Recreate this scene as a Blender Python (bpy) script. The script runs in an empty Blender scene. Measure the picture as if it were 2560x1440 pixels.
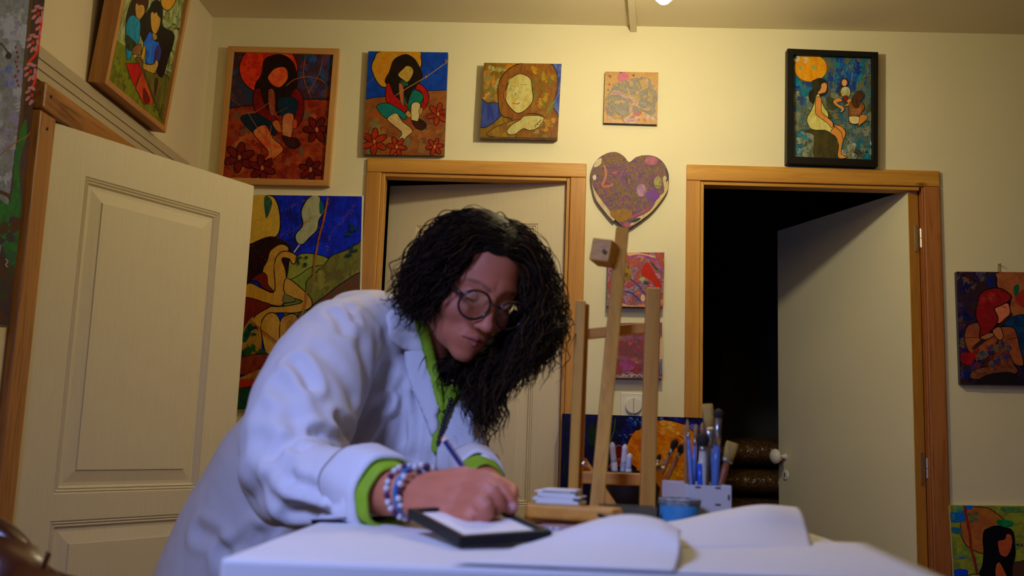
import bpy, bmesh, math, random
import numpy as np
from mathutils import Vector, Matrix, noise
from mathutils.geometry import delaunay_2d_cdt
from mathutils.bvhtree import BVHTree
random.seed(7); np.random.seed(7)
scene = bpy.context.scene
COL = scene.collection
# ---------------------------------------------------------------- camera
F = 2490.0; HC = 1.10; D = 3.2          # focal length in pixels (2560 wide), camera height, distance to the back wall
camd = bpy.data.cameras.new('camera'); cam = bpy.data.objects.new('camera', camd); COL.objects.link(cam)
RC = Matrix.Rotation(math.radians(1.9), 3, 'Z') @ Matrix.Rotation(math.radians(98.6), 3, 'X') @ Matrix.Rotation(math.radians(2.0), 3, 'Z')
cam.matrix_world = Matrix.Translation((0, 0, HC)) @ RC.to_4x4()
camd.sensor_width = 36.0; camd.lens = F / 2560 * 36.0; camd.clip_start = 0.02
camd.dof.use_dof = True; camd.dof.focus_distance = 3.1; camd.dof.aperture_fstop = 4.8
scene.camera = cam
# ---------------------------------------------------------------- world, lights, exposure
w = bpy.data.worlds.new('world'); scene.world = w; w.use_nodes = True
w.node_tree.nodes['Background'].inputs[0].default_value = (0.35, 0.45, 0.8, 1)
w.node_tree.nodes['Background'].inputs[1].default_value = 0.01
scene.view_settings.view_transform = 'Standard'; scene.view_settings.look = 'None'
scene.view_settings.exposure = 0.0; scene.view_settings.gamma = 1.0
scene.view_settings.use_curve_mapping = False
LAMP_POWER = 11.0         # W, radiance scale of the bulb by the back wall
def area(name, loc, aim, sx, sy, power, col):
    l = bpy.data.lights.new(name, 'AREA'); l.shape = 'RECTANGLE'; l.size = sx; l.size_y = sy; l.energy = power; l.color = col
    o = bpy.data.objects.new(name, l); COL.objects.link(o); o.location = loc
    o.rotation_euler = (Vector(aim) - Vector(loc)).to_track_quat('-Z', 'Y').to_euler(); return o
l_ = area('cool_front_fill', (-0.55, 0.28, 1.78), (-0.12, 1.32, 0.98), 0.30, 0.30, 4.7, (0.36, 0.45, 1.0)); l_.data.spread = math.radians(95)  # added cool light out of view, narrowed onto coat and table
area('warm_wall_fill', (0.35, 1.75, 2.42), (0.1, 3.2, 1.0), 1.3, 0.8, 5.5, (1.0, 0.72, 0.26))  # added soft warm fill that lifts the walls, no fixture there

# ---------------------------------------------------------------- picture geometry -> world
def ray(x, y): return RC @ Vector(((x - 1280) / F, -(y - 720) / F, -1.0))
CAM = Vector((0, 0, HC))
def PY(x, y, d): r = ray(x, y); return CAM + r * (d / r.y)
def PX(x, y, d): r = ray(x, y); return CAM + r * (d / r.x)
def PZ(x, y, z): r = ray(x, y); return CAM + r * ((z - HC) / r.z)
def PP(x, y, p0, n): r = ray(x, y); return CAM + r * ((p0 - CAM).dot(n) / r.dot(n))
def proj(p):
    q = RC.transposed() @ (p - CAM); return (1280 + F * q.x / -q.z, 720 - F * q.y / -q.z)
# ---------------------------------------------------------------- objects
ORG = {}
def thing(name, label, cat, loc, group=None):
    o = bpy.data.objects.new(name, None); COL.objects.link(o); o.location = loc; ORG[o.name] = Vector(loc)
    o.empty_display_size = 0.05
    o['label'] = label; o['category'] = cat
    if group: o['group'] = group
    return o
def tag(o, label, cat, group=None):
    o['label'] = label; o['category'] = cat
    if group: o['group'] = group
    return o
def mk(name, verts, faces, m, parent=None, smooth=False, kind=None, label=None, bevel=0, mi=None):
    """one mesh object; verts in world coordinates"""
    verts = [Vector(v) for v in verts]
    if parent is None:
        org = sum(verts, Vector()) / len(verts)
        if kind is None: org.z = min(v.z for v in verts)
    else: org = ORG[parent.name]
    me = bpy.data.meshes.new(name); me.from_pydata([v - org for v in verts], [], [tuple(f) for f in faces])
    mats = m if isinstance(m, (list, tuple)) else [m]
    for q in mats: me.materials.append(q)
    if mi is not None: me.polygons.foreach_set('material_index', mi)
    if smooth: me.polygons.foreach_set('use_smooth', [True] * len(me.polygons))
    me.update()
    o = bpy.data.objects.new(name, me); COL.objects.link(o)
    if parent is None: o.location = org
    else: o.parent = parent
    ORG[o.name] = org
    if kind: o['kind'] = kind
    if label: o['label'] = label
    if bevel:
        b = o.modifiers.new('bevel', 'BEVEL'); b.width = bevel; b.segments = 2; b.limit_method = 'ANGLE'
    return o
class MB:
    def __init__(s): s.v = []; s.f = []
    def add(s, v, f):
        n = len(s.v); s.v += [Vector(q) for q in v]; s.f += [tuple(i + n for i in q) for q in f]; return s
    def box(s, c, size, rot=None):
        c = Vector(c); hx, hy, hz = [q / 2 for q in size]
        pts = [Vector((x, y, z)) for z in (-hz, hz) for (x, y) in ((-hx, -hy), (hx, -hy), (hx, hy), (-hx, hy))]
        if rot is not None: pts = [rot @ p for p in pts]
        return s.add([c + p for p in pts], BOXF)
    def aabb(s, a, b): return s.box([(a[i] + b[i]) / 2 for i in range(3)], [abs(b[i] - a[i]) for i in range(3)])
    def prism(s, poly, off):
        n = len(poly); poly = [Vector(p) for p in poly]; off = Vector(off)
        return s.add(poly + [p + off for p in poly], [tuple(range(n))[::-1], tuple(range(n, 2 * n))] + [(i, (i + 1) % n, (i + 1) % n + n, i + n) for i in range(n)])
    def bar(s, p0, p1, wd, th, up=(0, 1, 0)):
        """box from p0 to p1, wd across, th along up"""
        p0 = Vector(p0); p1 = Vector(p1); t = (p1 - p0).normalized(); a = t.cross(Vector(up)).normalized(); b = a.cross(t).normalized()
        q = [a * x + b * y for x, y in ((-wd / 2, -th / 2), (wd / 2, -th / 2), (wd / 2, th / 2), (-wd / 2, th / 2))]
        return s.add([p0 + k for k in q] + [p1 + k for k in q], BOXF)
    def tube(s, pts, rad, n=10, ab=None, up=None):
        v, f = tube(pts, rad, n, ab, up); return s.add(v, f)
    def lathe(s, base, axis, prof, n=24):
        """prof: list of (r, h) along axis from base"""
        ax = Vector(axis).normalized(); a = ax.orthogonal().normalized(); b = ax.cross(a); vs = []; fs = []
        for r, h in prof:
            for k in range(n):
                t = 2 * math.pi * k / n; vs.append(Vector(base) + ax * h + (a * math.cos(t) + b * math.sin(t)) * max(r, 1e-4))
        for i in range(len(prof) - 1):
            for k in range(n): fs.append((i * n + k, i * n + (k + 1) % n, (i + 1) * n + (k + 1) % n, (i + 1) * n + k))
        fs.append(tuple(range(n))[::-1]); fs.append(tuple((len(prof) - 1) * n + k for k in range(n)))
        return s.add(vs, fs)
    def go(s, name, m, parent=None, **k): return mk(name, s.v, s.f, m, parent, **k)
BOXF = [(0, 3, 2, 1), (4, 5, 6, 7), (0, 1, 5, 4), (1, 2, 6, 5), (2, 3, 7, 6), (3, 0, 4, 7)]
def tube(pts, rad, n=10, ab=None, up=None):
    """swept tube; ab: per-point (a, b) ellipse radii with b along up"""
    pts = [Vector(p) for p in pts]; N = len(pts)
    if not isinstance(rad, (list, tuple)): rad = [rad] * N
    vs = []; fs = []; prev = None
    for i, p in enumerate(pts):
        t = (pts[min(i + 1, N - 1)] - pts[max(i - 1, 0)]).normalized()
        if up is not None: a = t.cross(Vector(up)).normalized()
        elif prev is None: a = t.orthogonal().normalized()
        else: a = (prev - t * prev.dot(t)).normalized()
        prev = a; b = a.cross(t)
        ra, rb = (ab[i] if ab else (rad[i], rad[i]))
        for k in range(n):
            q = 2 * math.pi * k / n; vs.append(p + a * math.cos(q) * ra + b * math.sin(q) * rb)
    for i in range(N - 1):
        for k in range(n): fs.append((i * n + k, (i + 1) * n + k, (i + 1) * n + (k + 1) % n, i * n + (k + 1) % n))
    fs.append(tuple(range(n))); fs.append(tuple((N - 1) * n + k for k in range(n))[::-1])
    return vs, fs
def smooth_line(pts, m=5, closed=False):
    """Catmull-Rom through pts (tuples of any length)"""
    P = [np.array(p, float) for p in pts]; n = len(P); out = []
    if n < 3: return [tuple(p) for p in P]
    for i in range(n if closed else n - 1):
        p0 = P[(i - 1) % n] if closed or i > 0 else 2 * P[0] - P[1]
        p1 = P[i]; p2 = P[(i + 1) % n]
        p3 = P[(i + 2) % n] if closed or i + 2 < n else 2 * P[-1] - P[-2]
        for k in range(m):
            t = k / m
            out.append(tuple(.5 * ((2 * p1) + (-p0 + p2) * t + (2 * p0 - 5 * p1 + 4 * p2 - p3) * t * t + (-p0 + 3 * p1 - 3 * p2 + p3) * t ** 3)))
    if not closed: out.append(tuple(P[-1]))
    return out
# ---------------------------------------------------------------- materials
def lin(c):
    c = c / 255.0; return c / 12.92 if c <= .04045 else ((c + .055) / 1.055) ** 2.4
def S(r, g, b): return (lin(r), lin(g), lin(b), 1)
class NT:
    def __init__(s, name):
        s.m = bpy.data.materials.new(name); s.m.use_nodes = True; s.t = s.m.node_tree; s.b = s.t.nodes['Principled BSDF']
    def n(s, typ, **k):
        q = s.t.nodes.new(typ)
        for a, b in k.items():
            if a.startswith('i_'): q.inputs[a[2:].replace('_', ' ')].default_value = b
            else: setattr(q, a, b)
        return q
    def l(s, a, b): s.t.links.new(a, b)
    def coords(s, scale=(1, 1, 1)):
        c = s.n('ShaderNodeTexCoord'); mp = s.n('ShaderNodeMapping'); mp.inputs['Scale'].default_value = scale
        s.l(c.outputs['Object'], mp.inputs['Vector']); return mp.outputs[0]
    def noise(s, vec, sc, det=4, dist=0, rough=.5):
        q = s.n('ShaderNodeTexNoise'); q.inputs['Scale'].default_value = sc; q.inputs['Detail'].default_value = det
        q.inputs['Distortion'].default_value = dist; q.inputs['Roughness'].default_value = rough
        s.l(vec, q.inputs['Vector']); return q.outputs['Fac']
    def ramp(s, fac, stops, mode='LINEAR'):
        q = s.n('ShaderNodeValToRGB'); q.color_ramp.interpolation = mode; e = q.color_ramp.elements
        while len(e) < len(stops): e.new(.5)
        for k, (p, c) in enumerate(stops): e[k].position = p; e[k].color = c if len(c) == 4 else (*c, 1)
        s.l(fac, q.inputs[0]); return q.outputs[0]
    def bump(s, h, strength, dist=.01):
        q = s.n('ShaderNodeBump'); q.inputs['Strength'].default_value = strength; q.inputs['Distance'].default_value = dist
        s.l(h, q.inputs['Height']); s.l(q.outputs[0], s.b.inputs['Normal'])
    def p(s, **k):
        for a, b in k.items(): s.b.inputs[a.replace('_', ' ')].default_value = b
        return s
def mat(name, col, rough=.6, var=.0, scale=30, bump=0, bscale=200, metal=0, stretch=(1, 1, 1), spec=.5, bd=.001, **k):
    t = NT(name); t.p(Roughness=rough, Metallic=metal); t.b.inputs['Specular IOR Level'].default_value = spec
    c = Vector(col[:3]); v = t.coords(stretch)
    lo = tuple(c * (1 - var)) + (1,); hi = tuple(min(q, 1) for q in c * (1 + var)) + (1,)
    t.l(t.ramp(t.noise(v, scale), [(.3, lo), (.7, hi)]), t.b.inputs['Base Color'])
    if bump: t.bump(t.noise(v, bscale, 3), bump, bd)
    for a, b in k.items(): t.b.inputs[a.replace('_', ' ')].default_value = b
    return t.m
def wood(name, c1, c2, axis='Z', rough=.45, knots=True, sc=1.0):
    t = NT(name); t.p(Roughness=rough)
    st = {'X': (.06, 1, 1), 'Y': (1, .06, 1), 'Z': (1, 1, .06)}[axis]
    v = t.coords(tuple(q * sc for q in st)); v2 = t.coords((1, 1, 1))
    g = t.noise(v, 60, 6, 1.5, .6); big = t.noise(v, 9, 3, .8)
    a = t.ramp(g, [(.25, c2), (.5, c1), (.8, tuple(min(1, q * 1.15) for q in c1[:3]) + (1,))])
    mx = t.n('ShaderNodeMixRGB', blend_type='MULTIPLY'); mx.inputs[0].default_value = .8
    t.l(a, mx.inputs[1]); t.l(t.ramp(big, [(.3, (.72, .58, .48, 1)), (.62, (1, 1, 1, 1))]), mx.inputs[2]); out = mx.outputs[0]
    if knots:
        vo = t.n('ShaderNodeTexVoronoi'); vo.inputs['Scale'].default_value = 5.5; t.l(t.coords({'X': (.6, 1.6, 1.6), 'Y': (1.6, .6, 1.6), 'Z': (1.6, 1.6, .6)}[axis]), vo.inputs['Vector'])
        m2 = t.n('ShaderNodeMixRGB', blend_type='MULTIPLY'); m2.inputs[0].default_value = .9
        t.l(out, m2.inputs[1]); t.l(t.ramp(vo.outputs['Distance'], [(.03, (.28, .14, .07, 1)), (.085, (1, 1, 1, 1))]), m2.inputs[2]); out = m2.outputs[0]
    t.l(out, t.b.inputs['Base Color']); t.bump(g, .15, .001); return t.m
WALL = (.80, .745, .53, 1)
def wallmat(name, col):
    t = NT(name); t.p(Roughness=.62); v = t.coords()
    c = Vector(col[:3])
    t.l(t.ramp(t.noise(v, 1.8, 5), [(.3, tuple(c * .93) + (1,)), (.7, tuple(c) + (1,))]), t.b.inputs['Base Color'])
    a = t.noise(v, 420, 2); b = t.noise(v, 14, 3)
    ad = t.n('ShaderNodeMath', operation='ADD'); t.l(a, ad.inputs[0]); t.l(b, ad.inputs[1]); t.bump(ad.outputs[0], .22, .0018); return t.m
M_wall = wallmat('cream_wall_paint', WALL)
M_wall_left = wallmat('pinkish_cream_wall_paint', (.72, .61, .42, 1))
M_ceil = wallmat('ceiling_paint', (.76, .66, .46, 1))
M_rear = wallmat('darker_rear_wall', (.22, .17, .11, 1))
M_floor = wood('floor_boards', (.22, .12, .06, 1), (.12, .06, .03, 1), 'Y')
M_pineX = wood('varnished_pine_across', (.60, .31, .050, 1), (.46, .20, .028, 1), 'X')
M_pineZ = wood('varnished_pine_upright', (.60, .31, .050, 1), (.46, .20, .028, 1), 'Z')
M_redZ = wood('reddish_pine_upright', (.42, .16, .045, 1), (.26, .08, .02, 1), 'Z')
M_oldY = wood('old_brown_wood_along', (.42, .19, .05, 1), (.16, .06, .015, 1), 'Y')
M_oldZ = wood('old_brown_wood_upright', (.42, .19, .05, 1), (.16, .06, .015, 1), 'Z')
M_easel = wood('pale_beech', (.74, .38, .045, 1), (.58, .27, .03, 1), 'Z', .5, False)
M_easelX = wood('pale_beech_across', (.70, .34, .04, 1), (.54, .23, .025, 1), 'X', .5, False)
M_frameZ = wood('oak_frame_upright', (.60, .31, .10, 1), (.45, .20, .06, 1), 'Z', .45, False)
M_frameX = wood('oak_frame_across', (.60, .31, .10, 1), (.45, .20, .06, 1), 'X', .45, False)
M_frameY = wood('oak_frame_along', (.52, .25, .08, 1), (.38, .15, .04, 1), 'Y', .45, False)
M_metal = mat('hinge_steel', (.55, .55, .52, 1), .35, metal=1)
M_black = mat('black_plastic', (.008, .008, .009, 1), .5, spec=.25)
M_blackframe = mat('black_painted_wood', (.008, .007, .007, 1), .5, .2, 20, spec=.2)
M_white = mat('white_plastic', (.78, .77, .74, 1), .35)
M_porcelain = mat('white_porcelain', (.82, .80, .76, 1), .12)
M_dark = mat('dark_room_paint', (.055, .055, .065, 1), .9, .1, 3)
def doormat(name, along):
    t = NT(name); t.p(Roughness=.55); v = t.coords((1, 1, .03) if along == 'Z' else (.03, .03, 1))
    c = (.70, .615, .44)
    g = t.noise(v, 330, 3, .3)
    t.l(t.ramp(g, [(.3, tuple(q * .95 for q in c) + (1,)), (.6, c + (1,))]), t.b.inputs['Base Color']); t.bump(g, .28, .0010); return t.m
M_doorZ = doormat('grained_door_skin_upright', 'Z'); M_doorX = doormat('grained_door_skin_across', 'X')
M_doorflat = mat('smooth_door_paint', (.74, .70, .53, 1), .5, .03, 3, .08, 300)
# painted pictures: two colours per patch mixed by brush noise
def artmat(name, rough=.40, sc=38, stretch=(1, 1, 1)):
    t = NT(name); t.p(Roughness=rough); t.b.inputs['Specular IOR Level'].default_value = .22
    a = t.n('ShaderNodeAttribute', attribute_name='Col'); b = t.n('ShaderNodeAttribute', attribute_name='Col2')
    v = t.coords(stretch); n1 = t.noise(v, sc, 6, .6, .62)
    f = t.n('ShaderNodeMapRange'); f.inputs['From Min'].default_value = .42; f.inputs['From Max'].default_value = .60; t.l(n1, f.inputs['Value'])
    mx = t.n('ShaderNodeMixRGB'); t.l(f.outputs[0], mx.inputs[0]); t.l(a.outputs['Color'], mx.inputs[1]); t.l(b.outputs['Color'], mx.inputs[2])
    hs = t.n('ShaderNodeMixRGB', blend_type='MULTIPLY'); hs.inputs[0].default_value = .5
    t.l(mx.outputs[0], hs.inputs[1]); t.l(t.ramp(t.noise(v, sc * 6, 3), [(.3, (.6, .6, .6, 1)), (.6, (1, 1, 1, 1))]), hs.inputs[2])
    t.l(hs.outputs[0], t.b.inputs['Base Color']); t.bump(t.noise(v, 320, 3), .15, .0008); return t.m
M_art = artmat('brushed_paint'); M_art_v = artmat('brushed_paint_streaked', .40, 55, (1, 1, .35))
def flow(name, seed, stops, sc=9, rough=.3, dist=2.5, bump=.6):
    t = NT(name); t.p(Roughness=rough); c = t.n('ShaderNodeTexCoord'); mp = t.n('ShaderNodeMapping'); mp.inputs['Location'].default_value = (seed * 3.1, seed * 1.7, seed * .9)
    t.l(c.outputs['Object'], mp.inputs['Vector']); v = mp.outputs[0]
    n1 = t.noise(v, sc, 7, dist, .6)
    m = t.n('ShaderNodeMapRange'); m.inputs['From Min'].default_value = .30; m.inputs['From Max'].default_value = .70; t.l(n1, m.inputs['Value'])
    base = t.ramp(m.outputs[0], stops)
    n2 = t.noise(v, sc * 14, 5, 3, .7)
    mx = t.n('ShaderNodeMixRGB', blend_type='OVERLAY'); mx.inputs[0].default_value = .85; t.l(base, mx.inputs[1]); t.l(t.ramp(n2, [(.35, (.12, .12, .12, 1)), (.6, (.8, .8, .8, 1))]), mx.inputs[2])
    t.l(mx.outputs[0], t.b.inputs['Base Color']); t.bump(n2, bump, .002); return t.m
# ================================================================= the room
XL = -1.164; CEIL = 2.49; XR = 2.6; YB = -1.9
L1, R1, T1 = -0.551, 0.074, 1.957       # opening of the middle doorway
L2, R2, T2 = 0.500, 1.222, 1.957        # opening of the right doorway
WT = 0.045
def wall_pieces(name, rects, y0, y1, m):
    mb = MB()
    for x0, x1, z0, z1 in rects: mb.aabb((x0, y0, z0), (x1, y1, z1))
    # joined into one slab
    bm = bmesh.new(); vs = [bm.verts.new(v) for v in mb.v]
    for f in mb.f: bm.faces.new([vs[i] for i in f])
    bmesh.ops.remove_doubles(bm, verts=bm.verts, dist=1e-5)
    seen = {}
    for f in list(bm.faces):
        k = tuple(sorted(v.index for v in f.verts))
    bm.verts.index_update(); kill = []
    for f in bm.faces:
        k = tuple(sorted(v.index for v in f.verts)); seen.setdefault(k, []).append(f)
    for k, fl in seen.items():
        if len(fl) > 1: kill += fl
    if kill: bmesh.ops.delete(bm, geom=kill, context='FACES_ONLY')
    bm.verts.index_update()
    v = [x.co.copy() for x in bm.verts]; f = [[q.index for q in g.verts] for g in bm.faces]; bm.free()
    return mk(name, v, f, m, kind='structure')
xs = [XL - .1, L1, R1, L2, R2, XR + .1]
rects = []
for i in range(5):
    opening = i in (1, 3)
    if not opening: rects.append((xs[i], xs[i + 1], 0, T1))
    rects.append((xs[i], xs[i + 1], T1, CEIL))
wall_pieces('wall_back', rects, D, D + WT, M_wall)
# left wall with the doorway where the left door hangs: hinge side y=2.20, far side y=2.86
HL0, HL1, HLT = 2.195, 2.86, 1.80
mb = []
for y0, y1, z0, z1 in ((YB, HL0, 0, HLT), (YB, HL0, HLT, CEIL), (HL0, HL1, HLT, CEIL), (HL1, D, 0, HLT), (HL1, D, HLT, CEIL)):
    mb.append((y0, y1, z0, z1))
q = MB()
ys = [YB, HL0, HL1, D]; zs = [0, HLT, CEIL]
idx = {}
for y in ys:
    for z in zs:
        for x in (XL, XL - .1): idx[(x, y, z)] = len(q.v); q.v.append(Vector((x, y, z)))
for i in range(3):
    for j in range(2):
        if i == 1 and j == 0: continue
        for x in (XL, XL - .1):
            q.f.append((idx[(x, ys[i], zs[j])], idx[(x, ys[i + 1], zs[j])], idx[(x, ys[i + 1], zs[j + 1])], idx[(x, ys[i], zs[j + 1])]))
for a, b in (((HL0, 0), (HL0, HLT)), ((HL0, HLT), (HL1, HLT)), ((HL1, HLT), (HL1, 0))):
    q.f.append((idx[(XL, *a)], idx[(XL - .1, *a)], idx[(XL - .1, *b)], idx[(XL, *b)]))
q.go('wall_left', M_wall_left, kind='structure')
MB().aabb((XL - .1, YB, -.1), (XR + .1, D + 2.2, 0)).go('floor', M_floor, kind='structure')
MB().aabb((XL - .1, YB - .1, CEIL), (XR + .1, D + .1, CEIL + .1)).go('ceiling', M_ceil, kind='structure')
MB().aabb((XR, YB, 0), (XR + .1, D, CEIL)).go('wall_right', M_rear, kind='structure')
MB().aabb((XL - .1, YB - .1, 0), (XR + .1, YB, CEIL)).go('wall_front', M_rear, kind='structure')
# window on the wall behind the camera
wn = MB(); wx0, wx1, wz0, wz1 = -1.05, -.05, 1.2, 2.3
for a, b in (((wx0, YB + .01, wz0), (wx0 + .05, YB + .05, wz1)), ((wx1 - .05, YB + .01, wz0), (wx1, YB + .05, wz1)), ((wx0 + .05, YB + .01, wz0), (wx1 - .05, YB + .05, wz0 + .05)), ((wx0 + .05, YB + .01, wz1 - .05), (wx1 - .05, YB + .05, wz1))): wn.aabb(a, b)
wn.go('window_1', M_white, kind='structure')
# ceiling batten over the joint
a = PZ(1578, 0, CEIL - .012); b = Vector((a.x, D, CEIL - .012)); b.x = PY(1584, 68, D).x
dr = (b - a); a2 = b - dr * (3.9 / dr.length)
MB().bar(a2, b, .022, .02, (0, 0, 1)).go('trim_1', M_ceil, kind='structure', bevel=.002)
# dim store room behind the right doorway and passage behind the middle one
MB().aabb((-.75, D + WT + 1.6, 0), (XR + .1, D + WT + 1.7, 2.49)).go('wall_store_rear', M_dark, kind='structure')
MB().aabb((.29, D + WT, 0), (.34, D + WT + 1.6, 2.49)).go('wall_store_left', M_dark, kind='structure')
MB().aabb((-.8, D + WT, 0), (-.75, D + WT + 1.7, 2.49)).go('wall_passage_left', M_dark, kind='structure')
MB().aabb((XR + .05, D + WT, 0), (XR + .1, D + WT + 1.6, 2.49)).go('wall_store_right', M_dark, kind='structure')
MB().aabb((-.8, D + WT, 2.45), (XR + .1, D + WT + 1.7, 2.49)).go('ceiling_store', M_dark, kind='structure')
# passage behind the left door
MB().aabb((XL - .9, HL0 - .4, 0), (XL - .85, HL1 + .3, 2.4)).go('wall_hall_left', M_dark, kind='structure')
# ---------------- door casings
def casing(n, L, R, T, wl, wr, wt, right_red=False):
    t = thing('door_casing', 'varnished pine casing around the %s doorway' % n, 'door frame', (L, D, 0)); t['kind'] = 'structure'
    t.name = 'trim_' + ('2' if n == 'middle' else '3'); ORG[t.name] = Vector((L, D, 0)); del t['category']
    P = .012
    MB().aabb((L - wl, D - P, T + .0005), (R + wr, D, T + wt)).go('head_board', M_pineX, t, bevel=.003)
    MB().aabb((L - wl, D - P, 0), (L, D, T)).go('side_board', M_pineZ, t, bevel=.003)
    MB().aabb((R, D - P, 0), (R + wr, D, T)).go('side_board', M_redZ if right_red else M_pineZ, t, bevel=.003)
    # jamb linings inside the opening, with a stop bead
    MB().aabb((L, D - .004, 0), (L + .012, D + WT, T)).go('jamb', M_pineZ, t, bevel=.002)
    MB().aabb((R - .0, D - .004, 0), (R - .012 if not right_red else R - .004, D + WT, T)).go('jamb', M_redZ if right_red else M_pineZ, t, bevel=.002)
    MB().aabb((L + .012, D - .004, T - .012), (R - .012, D + WT, T)).go('head_jamb', M_pineX, t, bevel=.002)
    return t
casing('middle', L1, R1, T1, .050, .052, .048)
casing('right', L2, R2, T2, .046, .052, .054, True)
# ---------------- door leaves
def poly_rings(t, m, M4, outline, rings, name='panel'):
    """rings: list of (inset, depth); outline CCW in leaf uv metres"""
    def inset(poly, d):
        n = len(poly); out = []
        for i in range(n):
            p0 = Vector(poly[i - 1]); p1 = Vector(poly[i]); p2 = Vector(poly[(i + 1) % n])
            e1 = (p1 - p0).normalized(); e2 = (p2 - p1).normalized(); n1 = Vector((-e1.y, e1.x)); n2 = Vector((-e2.y, e2.x))
            b = (n1 + n2); b = b / max(b.length_squared, .3) * 2 * .5 * 2
            k = (n1 + n2).normalized(); out.append(p1 + k * d / max(k.dot(n1), .35))
        return out
    vs = []; fs = []; n = len(outline)
    for d, dep in rings: vs += [M4 @ Vector((p[0], p[1], dep)) for p in inset(outline, d)]
    for r in range(len(rings) - 1):
        for i in range(n): fs.append((r * n + i, r * n + (i + 1) % n, (r + 1) * n + (i + 1) % n, (r + 1) * n + i))
    fs.append(tuple((len(rings) - 1) * n + i for i in range(n)))
    return mk(name, vs, fs, m, t)
RINGS = [(0, 0), (.003, -.004), (.006, -.0015), (.010, -.0060), (.013, -.0035), (.018, -.0095), (.026, -.0095), (.054, -.0030), (.055, -.0005)]
def leaf(num, label, hinge, free, ztop, zbot, thick, back_dir, outlines, mfront, medge, flat=False):
    """hinge/free: Vectors in plan of the front face; outlines in world points on the front face"""
    u = (Vector((free.x, free.y, 0)) - Vector((hinge.x, hinge.y, 0))); W = u.length; u.normalize()
    n = Vector((0, 0, 1)).cross(u) ; n = n if n.dot(Vector(back_dir)) < 0 else -n      # n points out of the front face
    t = thing('door_%d' % num, label, 'door', (hinge.x, hinge.y, zbot)); t['kind'] = 'structure'; del t['category']
    O = Vector((hinge.x, hinge.y, 0)); flip = u.cross(Vector((0, 0, 1))).dot(n) < 0
    M4 = Matrix(((u.x, 0, n.x, O.x), (u.y, 0, n.y, O.y), (0, 1, n.z, 0), (0, 0, 0, 1)))
    loops = []
    for w_ in outlines:
        uv = [((p - O).dot(u), p.z) for p in w_]
        ar = sum(uv[i - 1][0] * uv[i][1] - uv[i][0] * uv[i - 1][1] for i in range(len(uv)))
        if ar < 0: uv = uv[::-1]
        loops.append(uv)
    outer = [(0, zbot), (W, zbot), (W, ztop), (0, ztop)]
    pts = list(outer); edges = [(i, (i + 1) % 4) for i in range(4)]
    for lp in loops:
        b = len(pts); pts += lp; edges += [(b + i, b + (i + 1) % len(lp)) for i in range(len(lp))]
    r = delaunay_2d_cdt([Vector(p) for p in pts], edges, [], 1, 1e-6)
    def inside(p, lp):
        c = False
        for i in range(len(lp)):
            (x1, y1), (x2, y2) = lp[i - 1], lp[i]
            if (y1 > p[1]) != (y2 > p[1]) and p[0] < (x2 - x1) * (p[1] - y1) / (y2 - y1) + x1: c = not c
        return c
    fv = [M4 @ Vector((p.x, p.y, 0)) for p in r[0]]; ff = []
    for f in r[2]:
        c = sum((r[0][i] for i in f), Vector((0, 0))) / len(f)
        if not any(inside(c, lp) for lp in loops): ff.append(tuple(f))
    # stile areas get the upright grain, rails the cross grain
    mk('leaf_face', fv, ff, mfront, t)
    mb = MB(); c = [M4 @ Vector((x, y, z)) for z in (-.012, -thick) for x, y in outer]
    e = [M4 @ Vector((x, y, 0)) for x, y in outer]
    mb.add(e + c[:4] + c[4:], [(0, 1, 5, 4), (1, 2, 6, 5), (2, 3, 7, 6), (3, 0, 4, 7), (4, 5, 9, 8), (5, 6, 10, 9), (6, 7, 11, 10), (7, 4, 8, 11), (8, 9, 10, 11)])
    mb.go('leaf_core', medge, t)
    for lp in loops: poly_rings(t, mfront, M4, lp, RINGS)
    return t, M4, W
# left door (opens into the room)
ZT = 1.7945
h = PX(128, 305, XL); fr = PZ(635, 465, ZT); h = Vector((XL + .004, h.y, 0))
uL = (Vector((fr.x, fr.y, 0)) - h).normalized(); nL = Vector((uL.y, -uL.x, 0))
def onL(x, y): return PP(x, y, Vector((h.x, h.y, 1)), nL)
o1 = [onL(217, 440), onL(556, 535), onL(489, 1228), onL(130, 1232)]
o2 = [onL(120, 1297), onL(455, 1290), onL(425, 1560), onL(75, 1620)]
uu = lambda p: (p - h).dot(uL)
ua = (uu(o1[0]) + uu(o1[3])) / 2; ub = (uu(o1[1]) + uu(o1[2])) / 2
def Lp(u_, z): return h + uL * u_ + Vector((0, 0, z))
z1 = (o1[0].z + o1[1].z) / 2; z2 = (o1[2].z + o1[3].z) / 2; z3 = (o2[0].z + o2[1].z) / 2
t, M4, W = leaf(1, 'cream wood-grained panel door standing open at the left', h, fr, ZT, .01, .036, (0, 1, 0),
    [[Lp(ua, z1), Lp(ub, z1), Lp(ub, z2), Lp(ua, z2)], [Lp(ua, z3), Lp(ub, z3), Lp(ub, .25), Lp(ua, .25)]], M_doorZ, M_doorflat)
for px, py, py2 in ((122, 404, 470), (27, 1207, 1282)):
    a = PX(px, py, XL + .012); b = PX(px - 4, py2, XL + .012); a.x = b.x = XL + .008; b.y = a.y
    mid = (a + b) / 2
    MB().tube([a, a * .52 + b * .48], .0062, 12).tube([a * .48 + b * .52, b], .0062, 12).go('hinge', M_metal, t, smooth=False)
kn = Lp(W - .05, .97) + nL * .045
MB().lathe(Lp(W - .05, .97) + nL * .001, nL, [(.02, 0), (.02, .004), (.007, .008), (.007, .025), (.022, .038), (.026, .05), (.018, .06), (.002, .063)]).go('knob', M_porcelain, t, smooth=True)
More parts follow.
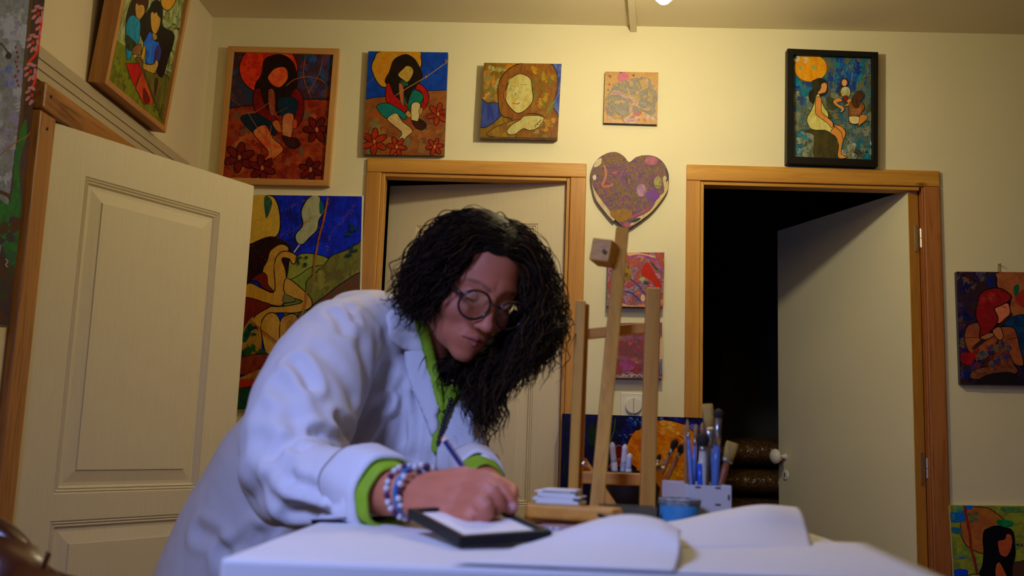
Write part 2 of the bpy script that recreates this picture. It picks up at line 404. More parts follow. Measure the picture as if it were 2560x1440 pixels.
# old brown frame of the left doorway, proud of the left wall, and the beige lath above it
t = thing('trim_4', 'old brown wooden frame around the left doorway', 'x', (XL, HL0, 0)); t['kind'] = 'structure'; del t['category']
PJ = .022
pA = PX(100, 232, XL + PJ); pB = PX(131, 300, XL + PJ)
MB().aabb((XL, HL0 - .075, 0), (XL + PJ, HL0 - .001, 1.795)).go('side_board', M_oldZ, t, bevel=.005)
MB().aabb((XL - .1, HL0 - .0, 0), (XL + .004, HL0 + .02, 1.775)).go('jamb', M_oldZ, t, bevel=.003)
MB().aabb((XL, HL0 - .075, 1.797), (XL + PJ + .004, HL1 + .075, 1.862)).go('head_board', M_oldY, t, bevel=.007)
MB().aabb((XL - .1, HL0 + .02, 1.755), (XL + .004, HL1, 1.797)).go('head_jamb', M_oldY, t, bevel=.003)
MB().aabb((XL, HL1, 0), (XL + PJ, HL1 + .075, 1.795)).go('side_board', M_oldZ, t, bevel=.005)
for p in ((XL + PJ + .004, HL0 - .045, 1.835), (XL + PJ, HL0 - .04, 1.76)):
    MB().lathe(p, (1, 0, 0), [(.0035, 0), (.0035, .0015), (.002, .0022)], 10).go('nail', M_black, t)
M_lath = mat('beige_painted_board', (.46, .37, .25, 1), .6, .08, 12, .3, 90, stretch=(1, .05, 1))
q = MB()
for z0, z1_, pr in ((1.864, 1.886, .010), (1.887, 1.909, .012), (1.910, 1.938, .014)): q.aabb((XL, 1.2, z0), (XL + pr, 3.07, z1_))
q.go('trim_5', M_lath, kind='structure', bevel=.0015)
# middle door
zt2 = 1.951
h2 = PZ(1423, 445, zt2); f2 = PZ(975, 465, zt2); h2 = Vector((R1 - .014, D + .018, 0)); f2 = Vector((f2.x, f2.y, 0))
uM = (f2 - h2).normalized(); nM = Vector((-uM.y, uM.x, 0)); nM = nM if nM.y < 0 else -nM
def onM(x, y): return PP(x, y, Vector((h2.x, h2.y, 1)), nM)
tl = onM(1040, 568); tr = onM(1345, 555); br = onM(1331, 1266)
ul = (tl - h2).dot(uM); ur = (tr - h2).dot(uM); zz = (tl.z + tr.z) / 2; arch = []
wU = ul - ur
for k in range(13):
    s_ = k / 12; c = .5 - .5 * math.cos(2 * math.pi * min(max((s_ - .08) / .84, 0), 1)); arch.append(h2 + uM * (ur + wU * s_) + Vector((0, 0, zz + .045 * c)))
zb = br.z
pan1 = arch + [h2 + uM * ul + Vector((0, 0, zb)), h2 + uM * ur + Vector((0, 0, zb))]
pan2 = [h2 + uM * ur + Vector((0, 0, zb - .09)), h2 + uM * ul + Vector((0, 0, zb - .09)), h2 + uM * ul + Vector((0, 0, .22)), h2 + uM * ur + Vector((0, 0, .22))]
t, M4, W = leaf(2, 'cream panel door with an arched top panel, slightly ajar in the middle doorway', h2, f2, zt2, .01, .036, (0, 1, 0), [pan1, pan2], M_doorZ, M_doorflat)
# right door: flush leaf swung into the dark store room
zt3 = 1.950
h3 = Vector((1.178, D + .012, 0)); f3 = PZ(1952, 575, zt3); f3 = Vector((f3.x, f3.y, 0)); uR = (f3 - h3).normalized(); f3 = h3 + uR * .735
t, M4, W = leaf(3, 'flush pale door with white porcelain knob, swung into the dark store room', h3, f3, zt3, .01, .038, (1, 0, 0), [], M_doorflat, M_doorflat)
nR = Vector((uR.y, -uR.x, 0)); nR = nR if nR.x < 0 else -nR
# brown edge lipping facing the room
e0 = h3 - uR * .003; 
MB().prism([e0, e0 - nR * .038, e0 - nR * .038 + Vector((0, 0, zt3 - .01)), e0 + Vector((0, 0, zt3 - .01))], -uR * .0 + uR * .003).go('edge_lipping', M_pineZ, t)
for py0, py1 in ((560, 628), (1132, 1210)):
    c = PY(2290 if py0 < 900 else 2308, (py0 + py1) / 2, e0.y - .005); z = c.z; hh = (py1 - py0) / 2 / F * D
    pm = e0 - nR * .024
    hg = MB().box(pm + Vector((0, 0, z)) - uR * .002, (.010, .0025, hh * 2), Matrix.Rotation(math.atan2(nR.y, nR.x), 3, 'Z')).go('hinge', M_metal, t, bevel=.001)
    kp = e0 - nR * .040 - uR * .008 + Vector((0, 0, z))
    MB().tube([kp + Vector((0, 0, -.030)), kp - Vector((0, 0, .001))], .0055, 12).tube([kp + Vector((0, 0, .001)), kp + Vector((0, 0, .032))], .0055, 12).go('hinge_knuckle', M_metal, hg)
zk = PY(1952, 1141, f3.y).z
kb = f3 - uR * .045 + Vector((0, 0, zk))
MB().lathe(kb, nR, [(.012, 0), (.012, .004), (.008, .006), (.007, .022), (.014, .028), (.026, .038), (.029, .047), (.024, .057), (.010, .063), (.001, .064)]).go('knob', M_porcelain, t, smooth=True)
ke = kb - Vector((0, 0, .068))
esc = MB().lathe(ke, nR, [(.019, 0), (.019, .003), (.015, .005), (.001, .005)]).go('keyhole_plate', M_porcelain, t, smooth=False)
MB().box(ke + nR * .0056, (.002, .004, .016), Matrix.Rotation(math.atan2(nR.y, nR.x), 3, 'Z')).go('keyhole', M_black, esc)
# ---------------- switch
sc = PY(1583, 1014, D)
t = thing('light_switch', 'white square light switch with a round split rocker between the doorways', 'light switch', (sc.x, D, sc.z - .04))
MB().aabb((sc.x - .040, D - .006, sc.z - .040), (sc.x + .040, D, sc.z + .040)).go('plate', M_white, t, bevel=.002)
for s_ in (-1, 1):
    pts = [sc + Vector((s_ * (.0008 + .025 * math.sin(a)), -.006 , .0255 * math.cos(a))) for a in [math.pi * k / 14 for k in range(15)]]
    for p in pts: p.y = D - .006
    MB().prism(pts, (0, -.009, 0)).go('rocker', M_white, t, bevel=.0012)
# ---------------- lamp near the back wall
lc = PY(1660, -20, D - .75); t = thing('ceiling_spotlight', 'small white ceiling spotlight glowing at the top of the wall', 'ceiling light', (lc.x, lc.y, CEIL))
em = NT('warm_bulb_glow'); em.b.inputs['Base Color'].default_value = (1, .9, .7, 1); em.b.inputs['Emission Color'].default_value = (1, .86, .52, 1)
em.b.inputs['Emission Strength'].default_value = LAMP_POWER / (math.pi * .028 ** 2 * 4) * .0 + 560
prof = [(.001, -.032), (.012, -.029), (.021, -.020), (.026, -.008), (.026, .004), (.018, .018), (.013, .026), (.012, .034)]
MB().lathe(lc, (0, 0, 1), prof, 24).go('bulb', em.m, t, smooth=True)
MB().lathe(lc, (0, 0, 1), [(.014, .034), (.016, .036), (.016, .075), (.045, .085), (.045, CEIL - lc.z)], 24).go('socket', M_white, t, smooth=False)
# ================================================================= paintings
def clip_poly(poly, quad):
    """clip polygon to a convex quad (both in picture pixels)"""
    ar = sum(quad[i - 1][0] * quad[i][1] - quad[i][0] * quad[i - 1][1] for i in range(4)); sg = 1 if ar > 0 else -1
    for i in range(4):
        a, b = quad[i - 1], quad[i]; out = []
        def sd(p): return sg * ((b[0] - a[0]) * (p[1] - a[1]) - (b[1] - a[1]) * (p[0] - a[0]))
        for j in range(len(poly)):
            p, q_ = poly[j - 1], poly[j]; dp, dq = sd(p), sd(q_)
            if (dp >= 0) != (dq >= 0):
                t = dp / (dp - dq); out.append((p[0] + (q_[0] - p[0]) * t, p[1] + (q_[1] - p[1]) * t))
            if dq >= 0: out.append(q_)
        poly = out
        if len(poly) < 3: return []
    return poly
def stroke_poly(pts, w_):
    """ribbon around a polyline, tapered ends"""
    L = []; R_ = []; n = len(pts)
    for i in range(n):
        a = pts[max(i - 1, 0)]; b = pts[min(i + 1, n - 1)]; dx, dy = b[0] - a[0], b[1] - a[1]; l = math.hypot(dx, dy) or 1
        ww = w_ / 2 * (1 if 0 < i < n - 1 else .5)
        L.append((pts[i][0] - dy / l * ww, pts[i][1] + dx / l * ww)); R_.append((pts[i][0] + dy / l * ww, pts[i][1] - dx / l * ww))
    return L, R_
class Art:
    """flat painted layers on a plane. Coordinates are traced in a zoomed crop: px = ox + x/s"""
    def __init__(s, ox, oy, sc, quad, unp, n, wall, exp=1.0):
        s.ox, s.oy, s.sc, s.quad, s.unp, s.n = ox, oy, sc, quad, unp, Vector(n)
        al = WALL; s.L = [max(lin(w_) / al[i], .02) / (exp * .64) for i, w_ in enumerate(wall)]
        s.v = []; s.f = []; s.c1 = []; s.c2 = []; s.k = 0
    def c(s, col): return tuple(min(.9, lin(min(q, 255)) / s.L[i]) if i < 2 else min(.9, lin(q) / s.L[i]) for i, q in enumerate(col))
    def emit(s, tris_pts, tris, a, b, lift):
        n0 = len(s.v); s.v += [s.unp(x, y) + s.n * lift for x, y in tris_pts]; a = s.c(a); b = s.c(b)
        for t in tris: s.f.append(tuple(i + n0 for i in t)); s.c1.append(a); s.c2.append(b)
    st_ = 7e-6
    def lift(s): s.k += s.st_; return .0002 + s.k
    def bg(s, a, b=None):
        s.emit([tuple(q) for q in s.quad], [(0, 1, 2, 3)], a, b or a, .0001)
    def fill(s, pts, a, b=None, out=0, oc=(12, 8, 4), smooth=True, m=4):
        p = smooth_line(pts, m, True) if smooth else list(pts)
        px = [(s.ox + x / s.sc, s.oy + y / s.sc) for x, y in p]
        cp = clip_poly(px, s.quad)
        if len(cp) >= 3:
            r = delaunay_2d_cdt([Vector(q) for q in cp], [(i, (i + 1) % len(cp)) for i in range(len(cp))], [], 1, 1e-3)
            s.emit([tuple(q) for q in r[0]], [tuple(f) for f in r[2]], a, b or a, s.lift())
        if out: s.line(list(pts) + [pts[0]], out, oc, smooth=smooth, m=m, closed=True)
    def line(s, pts, wd, a=(12, 8, 4), b=None, smooth=True, m=4, closed=False):
        if smooth and len(pts) > 2: pts = smooth_line(pts[:-1], m, True) + [pts[0]] if closed else smooth_line(pts, m)
        px = [(s.ox + q[0] / s.sc, s.oy + q[1] / s.sc) for q in pts]; L, R_ = stroke_poly(px, wd / s.sc); li = s.lift()
        for i in range(len(px) - 1):
            cp = clip_poly([L[i], L[i + 1], R_[i + 1], R_[i]], s.quad)
            if len(cp) >= 3: s.emit(cp, [tuple(range(len(cp)))], a, b or a, li)
    def blob(s, x, y, rx, ry, a, b=None, rot=0, out=0):
        s.fill([(x + rx * math.cos(t) * math.cos(rot) - ry * math.sin(t) * math.sin(rot), y + rx * math.cos(t) * math.sin(rot) + ry * math.sin(t) * math.cos(rot)) for t in [k * math.pi / 6 for k in range(12)]], a, b, out, m=3)
    def patches(s, x0, y0, x1, y1, n, cols, rx=18, ry=12, seed=1):
        """loose dry-brush dabs: each a cluster of thin ragged strokes"""
        r = random.Random(seed); s.st_ = 2e-6
        for k in range(n):
            x = r.uniform(x0, x1); y = r.uniform(y0, y1); a = r.choice(cols); b = r.choice(cols); th = r.gauss(0, .35) + (1.57 if r.random() < .35 else 0); ct, st = math.cos(th), math.sin(th)
            m = 7; hh = ry * r.uniform(.5, 1.3)
            for q in range(m):
                o = (q / (m - 1) - .5) * 2 * hh; l1 = rx * r.uniform(.35, 1.25) * math.sqrt(max(0, 1 - (o / hh) ** 2 * .7)); l2 = rx * r.uniform(.35, 1.25) * math.sqrt(max(0, 1 - (o / hh) ** 2 * .7)); w2 = hh / m * r.uniform(.9, 1.9)
                P_ = [(-l1, o), (-l1 * .5, o - w2), (l2 * .4, o - w2 * .9), (l2, o + w2 * .2), (l2 * .5, o + w2), (-l1 * .6, o + w2 * .8)]
                s.fill([(x + px_ * ct - py_ * st, y + px_ * st + py_ * ct) for px_, py_ in P_], a, b, smooth=False)
        s.st_ = 7e-6; s.k += 5e-6
    def splat(s, pts, wd, col, n=40, seed=3):
        r = random.Random(seed); p = smooth_line(pts, 12)
        for k in range(n):
            x, y = r.choice(p); x += r.gauss(0, wd); y += r.gauss(0, wd); q = r.uniform(.5, 2.2) * wd * .22
            s.fill([(x - q, y), (x, y - q), (x + q, y), (x, y + q)], col, col, smooth=False)
    def build(s, name, parent, m=None):
        o = mk(name, s.v, s.f, m or M_art, parent); me = o.data
        for nm, cs in (('Col', s.c1), ('Col2', s.c2)):
            at = me.color_attributes.new(nm, 'FLOAT_COLOR', 'CORNER'); buf = []
            for pl, c in zip(me.polygons, cs): buf += [*c, 1.0] * pl.loop_total
            at.data.foreach_set('color', buf)
        return o
def canvas(label, quad, d, thick, side_mat, m=M_art, group=None, name='canvas_painting'):
    """stretched canvas on the back wall: quad in px (tl, tr, br, bl) of the front face"""
    P3 = [PY(x, y, D - d) for x, y in quad]; c = sum(P3, Vector()) / 4
    t = thing(name, label, 'painting', (c.x, D, min(p.z for p in P3)), group)
    MB().prism(P3, (0, thick, 0)).go('stretched_canvas', side_mat, t, bevel=.0015)
    return t, P3
def unpY(d): return lambda x, y: PY(x, y, D - d)
N_ = (0, -1, 0)
def frame4(t, outer, inner, back, fm, n=Vector((0, -1, 0)), rail=.0):
    """four mitred frame mouldings. outer/inner: world quads on the front plane, back: offset vector to the wall"""
    for i in range(4):
        j = (i + 1) % 4
        MB().prism([outer[i], outer[j], inner[j], inner[i]], back).go('frame_moulding', fm[i % 2], t, bevel=.001)
INK = (14, 8, 4)
# ---- 1 red framed seated girl
dd = .022; w = (168, 150, 104)
quad = [(570, 115), (848, 121), (822, 465), (543, 459)]; inner = [(584, 129), (833, 136), (808, 450), (555, 443)]
o3 = [PY(x, y, D - dd) for x, y in quad]; i3 = [PY(x, y, D - dd) for x, y in inner]
t = thing('framed_painting', 'light oak framed red painting of a faceless long-haired girl pulling on a shoe', 'painting', (o3[3].x, D, o3[3].z))
frame4(t, o3, i3, (0, dd, 0), [M_frameX, M_frameZ])
inq = [(582, 127), (835, 134), (810, 452), (553, 445)]
A = Art(520, 80, 3.6, inq, unpY(.012), N_, w, .95)
A.bg((120, 32, 12), (150, 46, 14))
A.fill([(200, 160), (1140, 160), (1120, 620), (900, 600), (600, 640), (180, 700)], (28, 44, 62), (74, 22, 18), smooth=False)
A.patches(830, 190, 1110, 560, 26, [(40, 52, 90), (80, 22, 22), (30, 60, 80), (110, 40, 20), (46, 66, 100)], 50, 34, 2)
A.patches(190, 190, 320, 660, 10, [(60, 70, 76), (96, 30, 20), (40, 54, 66)], 34, 30, 3)
A.fill([(180, 695), (400, 660), (640, 690), (860, 610), (1110, 612), (1110, 1340), (110, 1340)], (150, 52, 16), (120, 22, 10), 0, smooth=False)
A.patches(150, 720, 1060, 1290, 60, [(170, 62, 20), (120, 16, 8), (150, 34, 12), (96, 20, 12), (180, 84, 30), (110, 70, 40)], 60, 34, 4)
A.line([(180, 690), (300, 672), (410, 660)], 8); A.line([(860, 606), (960, 604), (1110, 612)], 8)
A.blob(545, 330, 262, 232, (214, 52, 16), (186, 24, 10), 0, 7)
A.blob(640, 260, 120, 70, (216, 84, 30), (206, 50, 20))
A.fill([(500, 260), (560, 215), (650, 200), (740, 240), (790, 320), (808, 440), (790, 540), (740, 600), (690, 680), (640, 760), (610, 700), (600, 560), (560, 600), (560, 690), (520, 680), (480, 620), (470, 560), (420, 520), (430, 460), (480, 380)], (22, 6, 4), (36, 10, 4))
A.fill([(415, 540), (470, 510), (500, 620), (560, 720), (640, 800), (600, 850), (480, 760), (415, 690)], (120, 10, 8), (92, 6, 6), 7)
A.fill([(790, 510), (850, 570), (866, 680), (850, 780), (800, 860), (770, 800), (790, 700), (740, 600)], (124, 10, 8), (96, 6, 6), 7)
A.fill([(545, 530), (600, 540), (600, 740), (555, 720)], (150, 70, 40), (130, 40, 24), 4)
A.fill([(640, 600), (760, 590), (812, 650), (770, 750), (680, 760), (640, 720)], (8, 30, 40), (10, 40, 52), 5)
A.fill([(300, 760), (420, 735), (540, 790), (615, 860), (600, 935), (500, 860), (410, 905), (320, 820)], (6, 24, 32), (10, 36, 44), 5)
A.fill([(412, 890), (515, 838), (590, 960), (660, 1020), (676, 1070), (600, 1140), (570, 1175), (510, 1150), (545, 1080), (440, 960)], (196, 106, 44), (200, 60, 22), 6)
A.fill([(680, 755), (772, 750), (752, 940), (720, 960), (672, 940)], (190, 120, 60), (186, 90, 40), 5)
A.fill([(668, 935), (740, 950), (800, 960), (832, 1020), (770, 1055), (710, 1020)], (60, 18, 18), (44, 12, 10), 5)
A.fill([(580, 820), (630, 795), (662, 870), (665, 905), (620, 890)], (190, 60, 20), (180, 90, 30), 4)
A.fill([(770, 800), (800, 790), (800, 860), (765, 865)], (190, 60, 20), None, 4)
A.fill([(545, 400), (600, 335), (680, 318), (716, 360), (712, 430), (650, 496), (590, 480), (552, 440)], (218, 92, 34), (206, 60, 24))
for cx, cy, R_, sd in ((285, 1130, 135, 1), (490, 1225, 120, 2), (980, 880, 120, 3), (925, 1240, 105, 5)):
    for k in range(6):
        a_ = k * 1.047 + sd * .7; A.blob(cx + math.cos(a_) * R_ * .5, cy + math.sin(a_) * R_ * .5, R_ * .55, R_ * .26, (112, 12, 10), (84, 6, 6), a_, 8)
    A.blob(cx, cy, 14, 22, (170, 100, 40))
A.line([(700, 490), (780, 430), (900, 405), (1010, 430), (1060, 470)], 8, (150, 70, 30))
for a_ in (((880, 210), (860, 400), (930, 600)), ((300, 740), (430, 720), (560, 630)), ((340, 690), (450, 870), (560, 1000)), ((570, 840), (560, 1000), (590, 1180)), ((170, 1170), (260, 1290)), ((1030, 250), (1000, 380), (900, 560)), ((200, 600), (330, 690)), ((600, 740), (720, 680)), ((590, 1180), (740, 1320))): A.line(a_, 5, (168, 84, 34))
A.build('painted_picture', t)
# ---- 2 blue canvas of seated girl
w = (196, 180, 134)
t, P3 = canvas('unframed canvas of a faceless black-haired girl in red jacket and green trousers on blue sky', [(921, 128), (1120, 131), (1110, 389), (908, 386)], .020, .020, mat('canvas_edge_brown', (.10, .06, .03, 1), .5, .4, 30))
A = Art(880, 100, 4.644, [(921, 128), (1120, 131), (1110, 389), (908, 386)], unpY(.020), N_, w, 1.15)
A.bg((6, 52, 138), (4, 66, 160))
A.fill([(120, 700), (260, 668), (400, 655), (600, 640), (880, 590), (1140, 585), (1120, 1360), (110, 1350)], (150, 84, 26), (128, 66, 28), 8, smooth=False)
A.patches(160, 760, 1040, 1300, 36, [(160, 92, 30), (120, 62, 30), (140, 110, 50), (110, 100, 60), (168, 70, 22)], 70, 50, 6)
A.fill([(228, 330), (260, 220), (340, 130), (760, 130), (800, 200), (790, 330), (600, 480), (400, 550), (300, 500)], (196, 140, 30), (204, 120, 18), 9)
A.fill([(590, 170), (650, 168), (730, 220), (780, 300), (820, 390), (810, 460), (760, 540), (700, 590), (680, 690), (640, 740), (610, 640), (560, 560), (560, 690), (500, 650), (460, 560), (385, 500), (390, 440), (430, 370), (470, 250), (520, 200)], (22, 12, 8), (34, 18, 8))
A.fill([(400, 520), (440, 515), (480, 620), (560, 700), (640, 790), (600, 840), (470, 760), (395, 700)], (176, 18, 12), (150, 10, 10), 8)
A.fill([(770, 510), (830, 540), (886, 620), (886, 720), (840, 800), (800, 780), (830, 690), (800, 600), (740, 570)], (180, 18, 12), (150, 10, 10), 8)
A.fill([(545, 510), (600, 540), (605, 760), (560, 700)], (170, 90, 50), None, 5); A.fill([(560, 470), (640, 490), (650, 530), (600, 560), (620, 720), (600, 740), (600, 560)], (30, 70, 46), (40, 96, 60), 5)
A.fill([(700, 600), (760, 585), (825, 640), (820, 700), (780, 740), (690, 740), (670, 840), (650, 740)], (16, 110, 70), (10, 96, 90), 7)
A.fill([(290, 760), (390, 732), (480, 760), (600, 840), (630, 890), (600, 925), (500, 850), (415, 915), (320, 840)], (18, 116, 76), (10, 104, 100), 7)
A.fill([(412, 915), (510, 848), (590, 950), (680, 1020), (700, 1070), (630, 1130), (600, 1175), (530, 1165), (580, 1080), (480, 990)], (206, 178, 112), (200, 150, 80), 7)
A.fill([(695, 745), (790, 742), (775, 920), (740, 950), (692, 930)], (206, 180, 116), None, 6)
A.fill([(690, 935), (760, 945), (780, 915), (850, 960), (862, 1010), (810, 1045), (740, 1020)], (60, 26, 14), (40, 18, 10), 6)
A.fill([(620, 860), (655, 820), (688, 870), (670, 905)], (190, 130, 60), None, 5); A.fill([(780, 800), (820, 790), (810, 860), (780, 860)], (190, 130, 60), None, 5)
A.fill([(535, 405), (590, 340), (640, 300), (700, 325), (710, 390), (650, 486), (590, 460)], (190, 150, 56), (180, 130, 50), 5)
for cx, cy, R_, sd in ((260, 1180, 150, 1), (520, 1240, 115, 2), (1000, 860, 125, 3), (960, 1240, 100, 5)):
    for k in range(6):
        a_ = k * 1.047 + sd * .6; A.blob(cx + math.cos(a_) * R_ * .52, cy + math.sin(a_) * R_ * .52, R_ * .55, R_ * .25, (168, 48, 14), (140, 30, 12), a_, 8)
    A.blob(cx, cy, 12, 22, (196, 130, 50))
A.line([(500, 650), (640, 560), (860, 430), (1110, 255)], 9, (170, 120, 50)); A.line([(170, 520), (260, 440)], 5, (150, 110, 60)); A.splat([(860, 430), (1110, 250)], 14, (180, 130, 60), 40, 3)
A.build('painted_picture', t)
# ---- 3 golden face canvas
w = (214, 200, 150); qd = [(1210, 157), (1404, 160), (1394, 345), (1200, 342)]
t, P3 = canvas('square gold and brown canvas of a hooded pale face with one closed hand', qd, .036, .036, mat('canvas_edge_ochre', (.22, .14, .05, 1), .5, .4, 30))
A = Art(880, 100, 4.644, qd, unpY(.036), N_, w, 1.15)
A.bg((150, 110, 22), (120, 84, 20))
A.patches(1530, 280, 1900, 700, 46, [(214, 140, 14), (150, 130, 60), (120, 110, 40), (190, 170, 90), (206, 110, 10)], 34, 50, 8)
A.fill([(1490, 690), (1560, 730), (1700, 740), (1730, 880), (1500, 1020)], (38, 52, 130), (60, 80, 140), 8); A.fill([(2310, 270), (2440, 270), (2400, 900), (2330, 740), (2390, 500)], (40, 60, 150), (90, 110, 160), 7)
A.fill([(1700, 520), (1760, 400), (1880, 300), (2050, 262), (2300, 270), (2390, 440), (2370, 640), (2330, 760), (2400, 900), (2380, 1140), (1900, 1150), (1860, 930), (1740, 880), (1700, 740)], (150, 92, 18), (130, 70, 14), 9)
A.patches(2080, 320, 2350, 860, 26, [(190, 140, 20), (130, 96, 20), (160, 104, 20), (120, 110, 30)], 50, 46, 9)
A.fill([(1570, 1110), (1640, 1030), (1800, 960), (1960, 930), (1900, 1130)], (130, 84, 20), (160, 120, 30), 6); A.patches(1900, 930, 2390, 1130, 22, [(196, 140, 20), (140, 90, 20), (150, 130, 60), (120, 80, 16)], 50, 36, 12)
A.fill([(1790, 590), (1830, 470), (1900, 410), (1970, 395), (2070, 450), (2090, 560), (2100, 700), (2030, 800), (1930, 852), (1850, 800), (1785, 700)], (214, 196, 110), (196, 170, 76), 8)
A.fill([(1760, 600), (1790, 590), (1785, 690), (1765, 680)], (180, 90, 30), None, 4)
A.patches(1830, 430, 2060, 640, 10, [(190, 180, 96), (170, 160, 80), (226, 208, 130)], 30, 26, 13)
A.line([(1830, 530), (1890, 545)], 8, (120, 100, 60)); A.line([(1960, 520), (2030, 520)], 8, (120, 100, 60)); A.line([(1860, 730), (1910, 745), (1950, 730)], 12, (176, 110, 50)); A.line([(1920, 600), (1940, 670), (1900, 690)], 5, (150, 120, 60))
A.fill([(1800, 1060), (1850, 990), (1950, 930), (2000, 885), (2160, 880), (2230, 910), (2180, 1000), (2120, 1040), (2050, 1050), (1990, 1030), (1900, 1090), (1830, 1100)], (206, 190, 112), (190, 170, 80), 7)
for k in range(3): A.line([(2120 + k * 26, 1020 - k * 30), (2140 + k * 22, 980 - k * 22), (2180 + k * 14, 985 - k * 26)], 6)
A.line([(2010, 855), (2150, 860), (2240, 900)], 8); A.line([(2440, 560), (2330, 740), (2160, 1000)], 3, (190, 170, 60))
A.build('painted_picture', t, M_art_v)
# ---- 4 abstract square near the lamp
w = (238, 226, 178); qd = [(1513, 179), (1646, 181), (1643, 311), (1509, 307)]
M_edge = mat('dark_canvas_edge', (.05, .04, .035, 1), .5)
t, P3 = canvas('small square pale abstract with gold, grey and pink poured paint, highest under the lamp', qd, .016, .016, M_edge)
A = Art(1440, 140, 3.13, qd, unpY(.016), N_, w, 1.15); A.bg((236, 186, 110), (230, 170, 100)); A.blob(370, 170, 44, 46, (226, 110, 150), (236, 140, 150)); A.patches(240, 440, 640, 520, 26, [(226, 190, 190), (200, 130, 170), (236, 220, 200), (210, 120, 90)], 30, 14, 5)
for k in range(14):
    r = random.Random(k); x = r.uniform(240, 330) if k < 8 else r.uniform(400, 640); y = r.uniform(140, 290) if k < 8 else r.uniform(135, 230); A.blob(x, y, 7, 8, (150, 110, 130)); 
    if k > 8: A.line([(x, y), (x - 26, y + 22)], 3, (110, 80, 90))
A.blob(350, 131, 9, 7, (130, 100, 170)); A.blob(450, 152, 9, 9, (130, 110, 160))
o = A.build('painted_picture', t)
M_f1 = flow('poured_gold_grey_lilac', 3, [(0, (.36, .26, .10, 1)), (.25, (.36, .34, .28, 1)), (.45, (.26, .24, .28, 1)), (.6, (.50, .36, .12, 1)), (.8, (.62, .38, .48, 1)), (1, (.35, .18, .42, 1))], 16, .25, 2, .8)
pl = [(235, 330), (290, 240), (350, 200), (460, 175), (570, 178), (620, 240), (640, 330), (620, 400), (636, 495), (560, 450), (460, 430), (400, 470), (330, 490), (250, 460), (228, 400)]
B = Art(1440, 140, 3.13, qd, unpY(.0168), N_, w); B.fill(pl, (200, 200, 200)); B.build('poured_paint', t, M_f1)
# ---- 5 heart
hp = []
hx = [(1573, 405), (1590, 393), (1612, 388), (1640, 392), (1661, 410), (1672, 438), (1668, 470), (1650, 503), (1622, 535), (1590, 560), (1569, 570), (1545, 556), (1515, 525), (1492, 495), (1479, 460), (1479, 425), (1492, 400), (1515, 384), (1540, 380), (1560, 391)]
hs = [PY(x, y, D - .018) for x, y in smooth_line(hx, 4, True)]
# keep the notch and the point crisp
t = thing('heart_panel', 'heart-shaped panel of purple, gold and cream poured paint above the easel', 'painting', (1.0 * hs[0].x, D, min(p.z for p in hs)))
MB().prism(hs, (0, .018, 0)).go('wooden_panel', M_edge, t, bevel=.001)
big = [(1300, 300), (1800, 300), (1800, 700), (1300, 700)]
M_f2 = flow('poured_purple_gold', 9, [(0, (.30, .18, .03, 1)), (.2, (.10, .07, .10, 1)), (.36, (.24, .09, .27, 1)), (.48, (.16, .12, .09, 1)), (.6, (.26, .16, .04, 1)), (.78, (.16, .05, .26, 1)), (.92, (.50, .14, .07, 1)), (1, (.62, .36, .26, 1))], 13, .25, 3, .9)
B = Art(1440, 140, 3.13, big, unpY(.018), N_, w); B.fill([((x - 1440) * 3.13, (y - 140) * 3.13) for x, y in smooth_line(hx, 4, True)], (200, 200, 200), smooth=False); B.build('poured_paint', t, M_f2)
A = Art(1440, 140, 3.13, big, unpY(.0184), N_, (228, 214, 168), 1.15)
A.fill([(160, 820), (200, 800), (190, 850), (140, 870)], (226, 196, 150)); A.fill([(122, 985), (140, 1040), (200, 1130), (262, 1210), (300, 1260), (290, 1290), (220, 1210), (150, 1110)], (232, 210, 160), (220, 180, 130))
A.fill([(722, 1000), (700, 1080), (600, 1210), (500, 1290), (420, 1330), (470, 1270), (580, 1210), (640, 1110), (690, 1060), (680, 960), (700, 940)], (232, 206, 140), (220, 186, 120)); A.blob(145, 950, 14, 20, (236, 216, 170)); A.blob(600, 1090, 56, 44, (130, 50, 150), (110, 60, 160)); A.blob(640, 990, 30, 50, (200, 170, 90), (120, 130, 60)); A.blob(590, 820, 50, 34, (190, 90, 120), (160, 60, 90)); A.blob(510, 1050, 36, 50, (200, 140, 170), (150, 100, 150))
A.line([(220, 850), (235, 930), (210, 1020), (290, 1010)], 16, (206, 90, 50), (196, 110, 60)); A.blob(470, 1285, 40, 12, (30, 60, 60), None, -.4); A.fill([(265, 1220), (420, 1200), (430, 1260), (340, 1300)], (170, 120, 30), (150, 100, 20)); A.blob(400, 1320, 24, 16, (206, 80, 120)); A.line([(420, 1270), (500, 1230), (590, 1180)], 18, (190, 60, 120), (120, 130, 60)); A.line([(700, 880), (720, 940), (705, 985)], 12, (40, 50, 60))
A.build('paint_pools', t)['kind'] = 'stuff'
